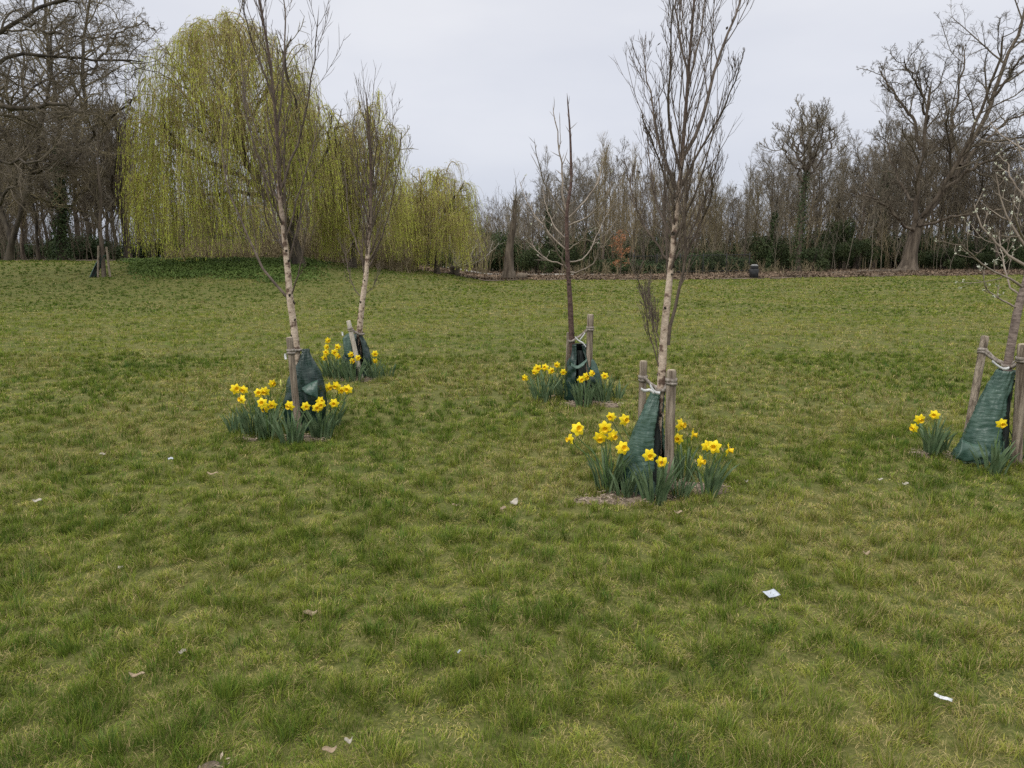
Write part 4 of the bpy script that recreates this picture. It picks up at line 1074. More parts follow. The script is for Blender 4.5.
# buttress ridges
ang = np.arctan2(V[:, 1] - ob[1], V[:, 0] - ob[0]); zz = V[:, 2] - ob[2]
f = 1 + .12 * np.sin(ang * 5 + 1) * np.exp(-np.maximum(zz, 0) * .9) + .03 * np.sin(ang * 11)
V[:, 0] = ob[0] + (V[:, 0] - ob[0]) * f; V[:, 1] = ob[1] + (V[:, 1] - ob[1]) * f
part('trunk', V, Fq, M['oakbark'], oak)
limbs = [([(914, 236), (924, 215), (942, 195), (960, 165), (977, 132), (992, 98), (1006, 60), (1020, 25), (1030, -20)], 2, 6.0),
         ([(915, 238), (918, 200), (921, 160), (927, 120), (932, 80)], -2, 5.5),
         ([(920, 150), (912, 118), (898, 98), (886, 80), (878, 66)], 3, 3.5),
         ([(926, 125), (922, 95), (912, 75), (904, 55)], -3, 2.8),
         ([(922, 216), (945, 185), (965, 150), (985, 100), (998, 62), (1004, 30)], -5, 4.5),
         ([(944, 192), (968, 172), (990, 160), (1015, 146), (1045, 138)], -3, 4.0),
         ([(960, 166), (985, 140), (1008, 122), (1035, 108)], 4, 3.5),
         ([(952, 178), (950, 140), (956, 105), (962, 70), (966, 45)], 4, 3.2),
         ([(916, 232), (900, 222), (885, 205), (868, 198), (852, 195)], -3, 3.0),
         ([(917, 205), (902, 185), (892, 160), (885, 140)], 4, 3.0),
         ([(918, 226), (935, 222), (960, 214), (985, 214), (1005, 208)], -4, 3.0),
         ([(990, 100), (1004, 85), (1020, 60), (1040, 40)], -3, 3.0)]
PL = []; RL = []
for l, off, w_ in limbs:
    p = resample(zpx(l, off), 16); p[1:-1] += rng.normal(0, .10, p[1:-1].shape)
    PL.append(p); RL.append(np.linspace(rad_at(DO, w_), rad_at(DO, w_) * .35, 16))
PL = np.array(PL); RL = np.array(RL)
l1 = grow(PL, RL, 11, .22, .98, .75, .34, 9, .16, .04, .55, .035, shrink=.4)
l2 = grow(*l1, 9, .2, .98, .75, .42, 7, .2, .03, .6, .018)
l3 = grow(*l2, 7, .2, .98, .75, .48, 5, .22, .02, .6, .012)
l4 = grow(*l3, 4, .3, .98, .7, .5, 3, .2, .02, .7, .009)
for j in range(len(PL)):
    V, Fq = tubes(*ends(PL[j:j + 1], RL[j:j + 1]), 10); part('limb', V, Fq, M['oakbark'], oak)
V, Fq = merge(tubes(*ends(*l1), 6), tubes(*ends(*l2), 4), tubes(*ends(*l3), 3), tubes(*ends(*l4), 3))
part('crown', V, Fq, M['twigC'], oak)
n = 2600; a = rng.random(n) * 6.28; z = rng.random(n) * 5.5
C = ob + np.stack([1.5 * z * .10 + np.cos(a) * (1.0 + .35 * rng.random(n)) * .9 - 2.6 * 0, np.sin(a) * 1.0, z + 4.2], -1)
# ------------------------------------------------------------------ left-hand wood
kinds_l = ['dark', 'dark', 'broad', 'ivy', 'mossy', 'dark']
LG2 = 'bare trees in the wood beyond the left bank'
LL = {'dark': 'dark spreading bare tree in the wood beyond the left bank', 'broad': 'grey spreading bare tree in the wood beyond the left bank',
      'ivy': 'ivy-clad bare tree in the wood beyond the left bank', 'mossy': 'thin mossy bare tree in the wood beyond the left bank', 'slim': 'slender bare tree in the wood beyond the left bank'}
px = -150
while px < 150:
    D = rng.uniform(52, 70); k_ = kinds_l[int(rng.integers(6))]
    wood_tree(k_, px, D, rng.uniform(70, 130), lat=rng.uniform(.85, 1.25), label=LL[k_], group=LG2)
    px += rng.uniform(10, 16)
px = -200
while px < 470:
    D = rng.uniform(74, 100); k_ = ['dark', 'slim', 'broad', 'mossy'][int(rng.integers(4))]
    ty = rng.uniform(105, 150) if px < 150 else rng.uniform(185, 212)
    wood_tree(k_, px, D, ty, lat=rng.uniform(.8, 1.1), label=LL[k_], group=LG2)
    px += rng.uniform(11, 18)
def big_tree(name, base_px, D, label, trunk, limbs_, w0, barkm, twigm, wob=.16, ivy=0, up=.03, grp='large trees at the left edge'):
    b = np.array([W(base_px, 256, D)[0], D, 0.]); b[2] = float(H(b[0], D))
    t = thing(name, b, label, 'tree', grp)
    P = resample([b + [0, 0, -.2]] + [W(p[0], p[1], D) for p in trunk], 20)[None]
    x = np.linspace(0, 1, 20); R = (rad_at(D, w0) * (1 - .55 * x) + rad_at(D, w0) * .7 * np.exp(-x * 16))[None]
    part('trunk', *tubes(P, R, 14), barkm, t)
    PL, RL = [], []
    for l, off, w_ in limbs_:
        p = resample([W(q[0], q[1], D + off * i / (len(l) - 1)) for i, q in enumerate(l)], 16); p[1:-1] += rng.normal(0, .0022 * D, p[1:-1].shape)
        PL.append(p); RL.append(np.linspace(rad_at(D, w_), rad_at(D, w_) * .35, 16))
    PL = np.array(PL); RL = np.array(RL)
    for j in range(len(PL)): part('limb', *tubes(*ends(PL[j:j + 1], RL[j:j + 1]), 9), barkm, t)
    k_ = D / F
    wob *= 1.5; nn = 15 if up < .1 else 7
    l1 = grow(PL, RL, nn, .15, .98, .8, .36, 9, wob, up, .55, .42 * k_, shrink=.4)
    l2 = grow(*l1, 9, .2, .98, .8, .42, 7, wob * 1.2, up, .6, .24 * k_)
    l3 = grow(*l2, 7, .2, .98, .8, .48, 5, wob * 1.2, up, .6, .14 * k_)
    l4 = grow(*l3, 3, .3, .98, .8, .55, 3, wob * 1.2, up, .7, .10 * k_)
    part('crown', *merge(tubes(*ends(*l1), 6), tubes(*ends(*l2), 4), tubes(*ends(*l3), 3), tubes(*ends(*l4), 3)), twigm, t)
    if ivy:
        n = ivy; tt = rng.random(n); f = tt * 19; ii = np.minimum(f.astype(int), 18)
        pos = P[0, ii] + (P[0, ii + 1] - P[0, ii]) * (f - ii)[:, None]; a = rng.random(n) * 6.28
        rad = R[0, ii] + np.abs(rng.normal(0, .22, n))
        C = pos + np.stack([np.cos(a) * rad, np.sin(a) * rad, rng.normal(0, .1, n)], -1)
        part('ivy', *leaves(C, rng.normal(0, 1, C.shape), np.stack([np.cos(a), np.sin(a), .4 + 0 * a], -1), rng.uniform(.09, .17, n), rng.uniform(.08, .14, n)), M['ivy'], t, smooth=False)
    return t
big_tree('bare_tree', 61, 47, 'large dark ivy-footed tree standing left of the small staked tree', [(61, 235), (62, 205), (60, 180), (58, 150)],
    [([(60, 180), (75, 150), (84, 110), (82, 60), (88, 10), (90, -30)], 3, 5), ([(59, 165), (40, 135), (22, 110), (5, 95), (-20, 88)], -4, 5),
     ([(60, 200), (45, 180), (30, 150), (22, 110), (25, 70), (20, 30)], 4, 4.5), ([(76, 150), (100, 130), (120, 112), (138, 96)], -4, 3.5),
     ([(83, 80), (100, 60), (115, 40), (135, 25), (150, 22)], 3, 3), ([(59, 155), (58, 110), (50, 60), (45, 10), (48, -30)], 0, 5),
     ([(61, 215), (80, 195), (100, 178), (120, 172)], 3, 3), ([(61, 210), (45, 200), (28, 190), (5, 186)], -3, 3)], 9, M['darkbark'], M['twigD'], ivy=3000)
big_tree('bare_tree', 8, 44, 'dark tree forking into leaning stems at the left edge', [(10, 250), (14, 235), (20, 215), (26, 195)],
    [([(25, 198), (35, 160), (42, 120), (50, 70), (52, 20)], -3, 4.5), ([(12, 245), (2, 215), (-5, 180), (-12, 120), (-15, 60)], 3, 5),
     ([(24, 200), (10, 170), (4, 130), (6, 90), (10, 40)], 4, 4), ([(30, 180), (50, 165), (70, 150), (90, 145)], -3, 3), ([(0, 205), (20, 170), (30, 130)], -4, 3)], 7, M['darkbark'], M['twigC'])
big_tree('bare_tree', -95, 30, 'spreading tree off the left edge whose long boughs reach into the sky', [(-95, 180), (-95, 120), (-90, 70)],
    [([(-92, 140), (-50, 115), (-10, 106), (30, 108), (58, 104), (85, 112)], -2, 7), ([(-91, 100), (-50, 60), (-10, 35), (30, 15), (70, -5), (110, -20)], 2, 6),
     ([(-92, 120), (-45, 85), (0, 62), (45, 55), (90, 62), (125, 60), (145, 62)], 3, 5), ([(-93, 160), (-50, 150), (-10, 158), (20, 162), (45, 160)], -3, 5),
     ([(-90, 80), (-70, 20), (-40, -30), (0, -60)], 0, 10), ([(10, 108), (40, 85), (65, 75), (100, 70), (125, 80)], 3, 2.5), ([(20, 22), (60, 35), (95, 38), (125, 36)], -2, 2.5)], 20, M['darkbark'], M['twigC'], up=.0)
big_tree('bare_tree', 128, 50, 'slanting dark tree immediately left of the main willow', [(126, 240), (122, 215), (118, 195)],
    [([(119, 200), (108, 170), (100, 140), (98, 110)], 2, 4), ([(119, 200), (128, 165), (132, 130), (130, 105)], -2, 4), ([(121, 215), (105, 195), (92, 185)], 3, 3), ([(120, 205), (112, 180), (118, 150), (115, 120)], -4, 3)], 7, M['darkbark'], M['twigC'])

big_tree('bare_tree', 799, 65, 'tall bare tree with rounded fan-shaped head, highest of the wood left of the oak', [(800, 240), (803, 205), (806, 172)],
    [([(806, 174), (798, 155), (792, 138), (787, 124)], 1, 2.6), ([(806, 172), (804, 150), (800, 130), (798, 116)], -1, 2.6), ([(806, 172), (809, 150), (810, 130), (811, 114)], 1, 2.6),
     ([(806, 172), (815, 155), (821, 135), (824, 117)], -1, 2.6), ([(807, 176), (820, 162), (830, 145), (836, 127)], 1, 2.4), ([(805, 182), (793, 165), (785, 150), (781, 139)], -1, 2.4),
     ([(806, 172), (800, 150), (806, 128), (804, 112)], 3, 2.2), ([(806, 172), (812, 152), (817, 132), (818, 114)], -3, 2.2)], 5.5, M['bark'], M['twigA'], wob=.035, ivy=1500, up=.14, grp='bare trees in the wood beyond the lawn')
# ------------------------------------------------------------------ willows
def willow(cx, D, half, topy, boty, label, trunk, limbs_, w0, nclust, per, seed, leafk=1.0, skew=0.0, brown=.2, openx=None):
    r = np.random.default_rng(seed)
    bx = trunk[0][0]; base = np.array([W(bx, 256, D)[0], D, 0.]); base[2] = float(H(base[0], D))
    t = thing('weeping_willow', base, label, 'tree', 'weeping willows on the bank')
    P = resample([base + [0, 0, -.2]] + [W(p[0], p[1], D) for p in trunk[1:]], 16)[None]
    x = np.linspace(0, 1, 16); R = (rad_at(D, w0) * (1 - .4 * x) + rad_at(D, w0) * .8 * np.exp(-x * 14))[None]
    part('trunk', *tubes(P, R, 16), M['darkbark'], t)
    PL, RL = [], []
    for l, off, w_ in limbs_:
        p = resample([W(q[0], q[1], D + off * i / (len(l) - 1)) for i, q in enumerate(l)], 16); p[1:-1] += r.normal(0, .06, p[1:-1].shape)
        PL.append(p); RL.append(np.linspace(rad_at(D, w_), rad_at(D, w_) * .25, 16))
    PL = np.array(PL); RL = np.array(RL)
    for j in range(len(PL)): part('limb', *tubes(*ends(PL[j:j + 1], RL[j:j + 1]), 9), M['darkbark'], t)
    k_ = D / F
    l1 = grow(PL, RL, 9, .25, .98, .8, .30, 8, .13, .02, .5, .5 * k_)
    l2 = grow(*l1, 6, .3, .98, .8, .4, 6, .15, -.03, .6, .25 * k_)
    part('crown', *merge(tubes(*ends(*l1), 5), tubes(*ends(*l2), 4)), M['twigD'], t)
    # boughs arch outwards from the limbs; shoots hang along each bough
    cxw = W(cx, 256, D)[0]; hw = half * k_; top = W(cx, topy, D)[2]; gz = base[2]; Ht = top - gz
    Cc = []
    while len(Cc) < nclust:
        a = r.random() * 6.283; q = r.random() ** .55
        rimf = .93 + .12 * float(vnoise(a * 1.9 + seed, 2.5)); xx_ = math.cos(a) * q * rimf; yy_ = math.sin(a) * q * rimf
        lump = .74 + .34 * float(vnoise(xx_ * 3.0 + seed, yy_ * 3.0 + 4))
        zt = max(1 - q ** 2.8, 0) ** .55
        if q < .4 and r.random() < .4: continue
        z = gz + Ht * (.34 + .64 * zt * lump) - r.random() ** 2.2 * Ht * .40
        Cc.append((cxw + xx_ * hw + skew * (z - gz), D + yy_ * hw * .85, z, q, math.atan2(yy_, xx_) + r.normal(0, .5)))
    Cc = np.array(Cc)
    bl = r.uniform(.9, 2.3, nclust) * hw / 5.0
    st_ = r.random(nclust) < .10; Cc[st_, 0] += np.cos(Cc[st_, 4]) * .5; Cc[st_, 2] += .45          # bough reach
    n = nclust * per
    C = np.repeat(Cc, per, 0); B = np.repeat(bl, per); u = r.random(n) ** .7
    dirx, diry = np.cos(C[:, 4]), np.sin(C[:, 4])
    S = C[:, :3].copy()
    back = (1 - u) * B
    S[:, 0] -= dirx * back; S[:, 1] -= diry * back
    S[:, 2] += -(1 - u) ** 2 * B * .55 + .30 * np.sin(u * math.pi) - .15
    S += r.normal(0, 1, (n, 3)) * [.13, .13, .10]
    ub = np.linspace(0, 1, 7)
    BP = np.stack([Cc[:, None, 0] - np.cos(Cc[:, None, 4]) * (1 - ub) * bl[:, None], Cc[:, None, 1] - np.sin(Cc[:, None, 4]) * (1 - ub) * bl[:, None],
                   Cc[:, None, 2] - (1 - ub) ** 2 * bl[:, None] * .55 + .30 * np.sin(ub * math.pi) - .15], -1)
    part('boughs', *tubes(BP, np.tile(np.linspace(.035, .010, 7), (nclust, 1)), 4), M['willowtwig'], t)['kind'] = 'stuff'
    ca_ = C[:, 4] + r.normal(0, .7, n)
    outd = np.stack([np.cos(ca_), np.sin(ca_)], -1) * (.15 + .75 * r.random(n) * (.35 + .65 * u))[:, None]
    avail = np.maximum(S[:, 2] - gz - .3, .8)
    hrel = (S[:, 2] - gz) / Ht
    L = r.uniform(.7, 2.6, n) * (.7 + .6 * np.repeat(r.random(nclust), per))
    longc = np.repeat((r.random(nclust) < .35 + .55 * (Cc[:, 3] > .6)) & (Cc[:, 2] - gz < Ht * .80), per)
    L = np.where(longc & (r.random(n) < .75), avail * r.uniform(.45, 1.0, n), L)
    pxs = 512 + S[:, 0] / S[:, 1] * F
    if openx: L = np.where((pxs > openx[0]) & (pxs < openx[1]), np.minimum(L, avail * r.uniform(.3, .74, n)), L)
    L = np.minimum(L, avail)
    K = 7; q = np.linspace(0, 1, K)[None, :, None]
    arc = (1 - np.exp(-q * 3.5))
    P = np.zeros((n, K, 3)); P[:, :, :2] = S[:, None, :2] + outd[:, None, :] * arc + r.normal(0, .03, (n, K, 2)) * q + (np.repeat(r.normal(0, .09, (nclust, 2)), per, 0)[:, None, :] * L[:, None, None]) * q ** 1.5
    P[:, :, 2] = S[:, None, 2] + (.30 * np.sin(np.minimum(q[..., 0] * 5, math.pi)) * (r.random(n)[:, None])) - (q[..., 0] ** 1.15) * L[:, None]
    P[:, :, 2] = np.maximum(P[:, :, 2], gz + .25)
    Rr = np.full((n, K), .0075) * np.linspace(1, .5, K)[None]
    sh = part('hanging_shoots', *tubes(P, Rr, 3), M['willowtwig'], t); sh['kind'] = 'stuff'
    # leaves along the shoots
    cw = np.repeat(np.clip(.15 + 1.15 * r.random(nclust) + .35 * (Cc[:, 3] - .6), .06, 1.4), per)
    m = (np.clip(L / .075, 6, 90) * leafk * cw).astype(int)
    ctint = np.repeat(r.random(nclust), per)
    bare = r.random(n) < brown * (1.5 - C[:, 3]); m = np.where(bare, m // 6, m)
    idx = np.repeat(np.arange(n), m); tt = r.random(len(idx)) ** .9; f = tt * (K - 1); ii = np.minimum(f.astype(int), K - 2)
    w = (f - ii)[:, None]
    Q = P[idx, ii] * (1 - w) + P[idx, ii + 1] * w + r.normal(0, .008, (len(idx), 3))
    d = np.stack([r.normal(0, .18, len(idx)), r.normal(0, .18, len(idx)), -np.ones(len(idx))], -1)
    V, Fq = leaves(Q, d, r.normal(0, 1, Q.shape), r.uniform(.08, .15, len(idx)), r.uniform(.015, .026, len(idx)))
    ft = np.clip(ctint[idx] * .8 + r.normal(.1, .12, len(idx)), 0, 1)[:, None]
    tint = np.array([.34, .44, .035]) * (1 - ft) + np.array([.84, .86, .16]) * ft
    lf = part('foliage', V, Fq, M['willow'], t, smooth=False, col=np.repeat(tint, 4, 0)); lf['kind'] = 'stuff'
    return t
willow(240, 37, 99, -2, 275, 'largest weeping willow, yellow-green curtains hanging almost to the bank', [(299, 0), (299, 270), (296, 250), (290, 232), (283, 215)],
    [([(285, 218), (268, 195), (250, 170), (241, 140), (236, 100), (232, 60), (230, 25)], 1, 9), ([(290, 232), (300, 205), (306, 170), (300, 130), (290, 85), (280, 45)], -2, 7),
     ([(262, 188), (235, 172), (205, 160), (175, 140), (158, 110)], -2, 6), ([(243, 150), (215, 120), (190, 90), (172, 60)], 2, 5),
     ([(240, 130), (262, 100), (280, 65), (292, 35)], 3, 4), ([(270, 197), (238, 192), (205, 195), (175, 190)], 3, 5), ([(303, 190), (320, 165), (330, 135), (332, 110)], 0, 4),
     ([(250, 172), (235, 140), (210, 140), (190, 125)], -4, 4)],
    13, 255, 24, 3, brown=.36, openx=(262, 350))
willow(366, 41, 48, 92, 275, 'middle weeping willow with narrower head, right of the largest', [(352, 0), (353, 262), (356, 235), (360, 210)],
    [([(359, 215), (366, 180), (371, 145), (374, 110)], 1, 5), ([(360, 210), (345, 180), (335, 150), (338, 120)], -2, 4), ([(362, 200), (385, 175), (398, 150), (402, 130)], 2, 4), ([(360, 208), (362, 175), (352, 140), (355, 110)], 4, 3)],
    7, 105, 22, 8, brown=.40)
willow(434, 47, 43, 160, 278, 'smallest weeping willow at the right end of the group', [(437, 0), (437, 268), (436, 250), (434, 232)],
    [([(434, 235), (425, 212), (420, 190), (422, 176)], 1, 4), ([(434, 233), (445, 212), (456, 195), (462, 184)], -1, 4), ([(434, 240), (415, 225), (405, 205)], 2, 3), ([(435, 230), (438, 205), (440, 182)], 3, 3)],
    6, 95, 22, 15, brown=.3)
willow(318, 50, 40, 120, 275, 'weeping willow half hidden between the two larger willows', [(318, 0), (318, 262), (320, 235), (322, 210)],
    [([(321, 212), (315, 180), (312, 150)], 1, 4), ([(321, 212), (332, 180), (338, 150)], -1, 4)],
    6, 50, 20, 23, brown=.4)

# ------------------------------------------------------------------ ivy and undergrowth
def leaf_carpet(name, n, xr, yr, maskf, hf, label, cat, m, ls=(.06, .13), ly=None):
    x = rng.uniform(*xr, n); y = rng.uniform(*yr, n)
    k = rng.random(n) < maskf(x, y); x, y = x[k], y[k]; n = len(x)
    z = H(x, y) + hf(x, y) * rng.random(n)
    V, Fq = leaves(np.stack([x, y, z], -1), rng.normal(0, 1, (n, 3)), norm(rng.normal(0, .55, (n, 3)) + [0, -.3, 1]), rng.uniform(*ls, n), rng.uniform(ls[0] * .8, ls[1] * .85, n))
    return tag(part(name, V, Fq, m, smooth=False), label, cat, kind='stuff')
def ivymask(x, y):
    # irregular patch on the bank below the largest willow
    px_ = 512 + x / y * F
    e = (fbm(x * .9, y * .9, 3) - .5)
    a = sstep(128, 150, px_ + e * 40) * (1 - sstep(285, 335, px_ + e * 40))
    return .62 * a * sstep(29.5, 35.5, y + e * 7.0 + (290 - px_) * .004) * (1 - sstep(42, 45, y))
leaf_carpet('ivy_ground_cover', 150000, (-22, -7), (31, 46), ivymask, lambda x, y: .05 + .20 * fbm(x * 1.1 + 4, y * 1.1, 3) ** 2 * 2, 'low dark green ivy covering the bank under the largest willow', 'ivy', M['bank_ivy'])

def bush_proto(n, m, ls, w=2.6, h=2.6, lumps=9):
    Cs = []
    for _ in range(lumps):
        c = np.array([rng.normal(0, w * .33), rng.normal(0, w * .28), h * rng.uniform(.25, .72)])
        r = rng.uniform(.28, .42) * w; k = n // lumps
        d = norm(rng.normal(0, 1, (k, 3))); rad = r * (1 - np.abs(rng.normal(0, .22, k)))
        # drooping sprays: leaves gather in shingled fans
        q = c + d * rad[:, None] * [1, 1, .8]; Cs.append((q, d))
    C = np.concatenate([a for a, b in Cs]); Dn = np.concatenate([b for a, b in Cs])
    C[:, 2] = np.abs(C[:, 2])
    V, Fq = leaves(C, rng.normal(0, 1, C.shape) + [0, 0, -.4], Dn + rng.normal(0, .6, C.shape), rng.uniform(*ls, len(C)), rng.uniform(ls[0] * .4, ls[1] * .5, len(C)))
    sP = np.zeros((1, 4, 3)); st = []
    for _ in range(7):
        a = rng.random() * 6.28; st.append(resample([(0, 0, -.1), (math.cos(a) * .3, math.sin(a) * .3, h * .35), (math.cos(a) * w * .3, math.sin(a) * w * .3, h * .75)], 6))
    Vs, Fs = tubes(np.array(st), np.tile(np.linspace(.05, .015, 6), (7, 1)), 5)
    return [('foliage', V, Fq, m), ('stems', Vs, Fs, M['darkbark'])]
bp = [bush_proto(5200, M['laurel'], (.10, .22)), bush_proto(5200, M['ivy'], (.10, .20), w=3.2, h=2.3), bush_proto(4600, M['laurel'], (.10, .22), w=2.2, h=3.1)]
bfirst = {}
def bush(k_, px, D, sw, sh_, label='dark evergreen bush at the foot of the wood beyond the lawn', grp='evergreen bushes at the foot of the wood'):
    x = W(px, 256, D)[0]; z = float(H(x, D))
    if k_ not in bfirst:
        t = thing('evergreen_bush', (x, D, z), label, 'bush', grp)
        for pn, V, Fq, m in bp[k_]: part(pn, V, Fq, m, t, local=True)
        bfirst[k_] = t
    else:
        t = copy_tree(bfirst[k_]); t.location = (x, D, z); tag(t, label, 'bush', grp)
    t.scale = (sw, sw, sh_); t.rotation_euler = (0, 0, rng.random() * 6.28)
    return t
px = 462
while px < 1230:
    D = rng.uniform(63, 68) + (12 if px < 520 else 0)
    if 590 < px < 735: hh = rng.uniform(.3, .9)
    elif 745 < px < 850: hh = rng.uniform(.6, 1.9)
    else: hh = rng.uniform(.4, 1.5)
    D += rng.uniform(0, 7)
    if px < 520: hh *= 1.35
    if not (872 < px < 962) and rng.random() < .8: bush(int(rng.integers(3)), px, D, rng.uniform(.7, 1.3), hh)
    px += rng.uniform(9, 22)
px = 455
while px < 1260:
    bush(1, px, rng.uniform(76, 90), rng.uniform(1.3, 1.8), rng.uniform(1.1, 2.0))
    px += rng.uniform(11, 18)
px = -170
while px < 460:
    bush(1, px, rng.uniform(56, 66), rng.uniform(1.0, 1.5), rng.uniform(.55, .95), 'dark low evergreen bush in the wood beyond the left bank', 'evergreen bushes beyond the left bank')
    px += rng.uniform(20, 30)
bush(0, 905 + 40, 70, 1.2, .9, 'low dark holly-like bush just right of the great oak trunk')

def thicket(name, n, xr, yr, hr, mats_, label, seed, keepf=None):
    r = np.random.default_rng(seed)
    x = r.uniform(*xr, n); y = r.uniform(*yr, n)
    if keepf is not None: k = keepf(x, y); x, y = x[k], y[k]; n = len(x)
    h = r.uniform(*hr, n) * (.6 + .8 * vnoise(x * .25 + seed, y * .1))
    K = 6; q = np.linspace(0, 1, K)
    dx = r.normal(0, .12, n) * h; dy = r.normal(0, .12, n) * h
    P = np.stack([x[:, None] + dx[:, None] * q ** 1.4, y[:, None] + dy[:, None] * q ** 1.4, H(x, y)[:, None] - .05 + h[:, None] * q], -1)
    P[:, 1:, :2] += r.normal(0, .05, (n, K - 1, 2))
    R = r.uniform(.018, .040, n)[:, None] * np.linspace(1, .3, K)[None]
    a = grow(P, R, 9, .2, .98, .5, .35, 5, .12, .07, .55, .010)
    b = grow(*a, 4, .3, .98, .55, .45, 3, .12, .05, .6, .008)
    o = part(name, *merge(tubes(P, R, 4), tubes(*ends(*a), 3), tubes(*ends(*b), 3)), mats_)
    return tag(o, label, 'undergrowth', kind='stuff')
thicket('undergrowth', 520, (-4, 60), (71, 88), (2.5, 6.5), M['twigB'], 'tangle of tan saplings and brush between the trees of the wood', 4)
thicket('undergrowth', 420, (8, 70), (66, 90), (2.5, 6.), M['twigA'], 'grey brushwood filling the wood at the right', 6)
thicket('undergrowth', 620, (-62, -14), (50, 74), (1.5, 5.0), M['twigC'], 'dark brushwood filling the wood beyond the left bank', 8)
thicket('undergrowth', 200, (-6, 26), (60, 66), (.4, 1.3), M['twigD'], 'low brambly scrub along the foot of the wood', 10, lambda x, y: (x > 4) | (y > 70))
thicket('reeds', 800, (-20, -6), (43, 50), (.8, 1.8), M['twigB'], 'pale dry stems seen below the largest willow', 12)
thicket('undergrowth', 700, (-30, -2), (56, 72), (2.5, 6.0), M['twigD'], 'brushwood and saplings behind the weeping willows', 18)
# far wood mass closing the view
thicket('far_wood', 620, (-110, 120), (112, 140), (6, 11.5), M['twigC'], 'far-off bare wood that closes the view between the trees', 14)

# ------------------------------------------------------------------ single things along the wood edge
# rust-leaved young beech
b = gpt(617, 61.0)
t = thing('beech_sapling', b, 'small tree keeping rusty orange dead leaves at the foot of the wood', 'tree')
P = resample([b, b + [.05, 0, 1.5], b + [-.05, 0, 3.3]], 12)[None]; R = np.linspace(.05, .01, 12)[None]
a = grow(P, R, 16, .15, .98, .9, .34, 6, .12, .02, .5, .012); c = grow(*a, 5, .2, .98, .7, .4, 4, .15, 0, .6, .008)
part('trunk', *tubes(P, R, 8), M['bark'], t); part('crown', *merge(tubes(*a, 4), tubes(*c, 3)), M['twigB'], t)
tp = np.concatenate([c[0][:, 1:].reshape(-1, 3)]); Q = np.repeat(tp, 3, 0) + rng.normal(0, .09, (len(tp) * 3, 3))
part('dead_leaves', *leaves(Q, rng.normal(0, 1, Q.shape), rng.normal(0, 1, Q.shape), rng.uniform(.08, .15, len(Q)), rng.uniform(.05, .09, len(Q))), M['rust'], t, smooth=False)

# broken snag with log at (510,278)
Dn = 51.5; b = gpt(509, Dn)
t = thing('snag_tree', b, 'thick old trunk with broken top, root plate and few shoots, right of small willow', 'tree')
P = resample([b + [0, 0, -.1], W(509, 262, Dn), W(510, 245, Dn), W(513, 228, Dn), W(515, 212, Dn), W(515, 200, Dn)], 22)[None]
x = np.linspace(0, 1, 22); R = (rad_at(Dn, 10) * (1 - .62 * x ** 1.1) + .28 * np.exp(-x * 13))[None] * (1 + .16 * (vnoise(x * 14, x * 0 + 3) - .5))[None]
part('trunk', *tubes(P, R, 16), M['oakbark'], t)
a = grow(P, R, 22, .45, 1., .55, .26, 6, .09, .10, .25, .018, shrink=.2); c = grow(*a, 5, .2, .98, .5, .45, 4, .12, .08, .6, .010)
part('shoots', *merge(tubes(*ends(*a), 4), tubes(*ends(*c), 3)), M['twigA'], t)
for (x0, x1, rr) in [((500, 277), (506, 270), 3.5), ((517, 278), (512, 272), 3)]:
    p0, p1 = gpt(x0[0], Dn - .3), gpt(x1[0], Dn)
    part('root', *tubes(resample([p0 + [0, 0, -.05], (p0 + p1) / 2 + [0, 0, .18], p1 + [0, 0, .5]], 8)[None], np.linspace(.06, .24, 8)[None], 9), M['oakbark'], t)
def log(px0, px1, D, r, label, dz=0, D2=None, name='log'):
    p0, p1 = gpt(px0, D), gpt(px1, D2 or D); K = 12
    P = resample([p0 + [0, 0, r * .8 + dz], (p0 + p1) / 2 + [0, 0, r * .9 + dz], p1 + [0, 0, r * .8 + dz]], K)
    P[:, 2] = H(P[:, 0], P[:, 1]) + r * .8 + dz
    P = np.concatenate([P[:1], P, P[-1:]]); R = np.concatenate([[.001], r * (1 + .2 * (vnoise(np.arange(K) * .9, np.zeros(K) + px0) - .5)), [.001]])
    t = thing(name, p0, label, 'log', 'logs lying at the edge of the wood')
    part('trunk', *tubes(P[None], R[None], 12), M['oakbark'], t)
log(517, 527, Dn - .2, .26, 'short cut log lying against the broken old trunk')
log(848, 893, 62, .13, 'long low log lying left of the great oak', D2=60)
log(820, 850, 59, .09, 'thin fallen pole in the leaves left of the long log', D2=60)

# pale-branched pollard at (456,278)
Dp = 50.8; b = gpt(456.5, Dp)
t = thing('pollard_tree', b, 'short dark stump sprouting pale fanned branches beside the small willow', 'tree')
P = resample([b + [0, 0, -.1], b + [0, 0, .35], b + [.02, 0, .62]], 8)[None]; R = np.array([[.40, .36, .33, .31, .30, .31, .33, .28]])
V, Fq = tubes(np.concatenate([P, P[:, -1:] + [0, 0, .03]], 1), np.concatenate([R, [[.01]]], 1), 16); part('trunk', V, Fq, M['darkbark'], t)
tops = [(455, 235), (462, 222), (470, 228), (478, 238), (485, 246), (492, 250), (449, 230), (466, 210), (474, 218), (488, 240)]
PL = np.array([resample([b + [.0, 0, .55], W(457 + (q[0] - 457) * .45, 271 - (271 - q[1]) * .30, Dp), W(457 + (q[0] - 457) * .8, 271 - (271 - q[1]) * .65, Dp + rng.normal(0, .5)), W(q[0], q[1], Dp + rng.normal(0, 1))], 10) for q in tops])
RL = np.tile(np.linspace(.075, .025, 10), (len(tops), 1))
a = grow(PL, RL, 7, .3, .98, .5, .35, 6, .1, .08, .55, .018); c = grow(*a, 4, .3, .98, .5, .4, 4, .1, .06, .6, .011)
M['palebranch'] = mat('pale_bark', (.24, .21, .17), (.40, .36, .30), scale=2, rough=.9)
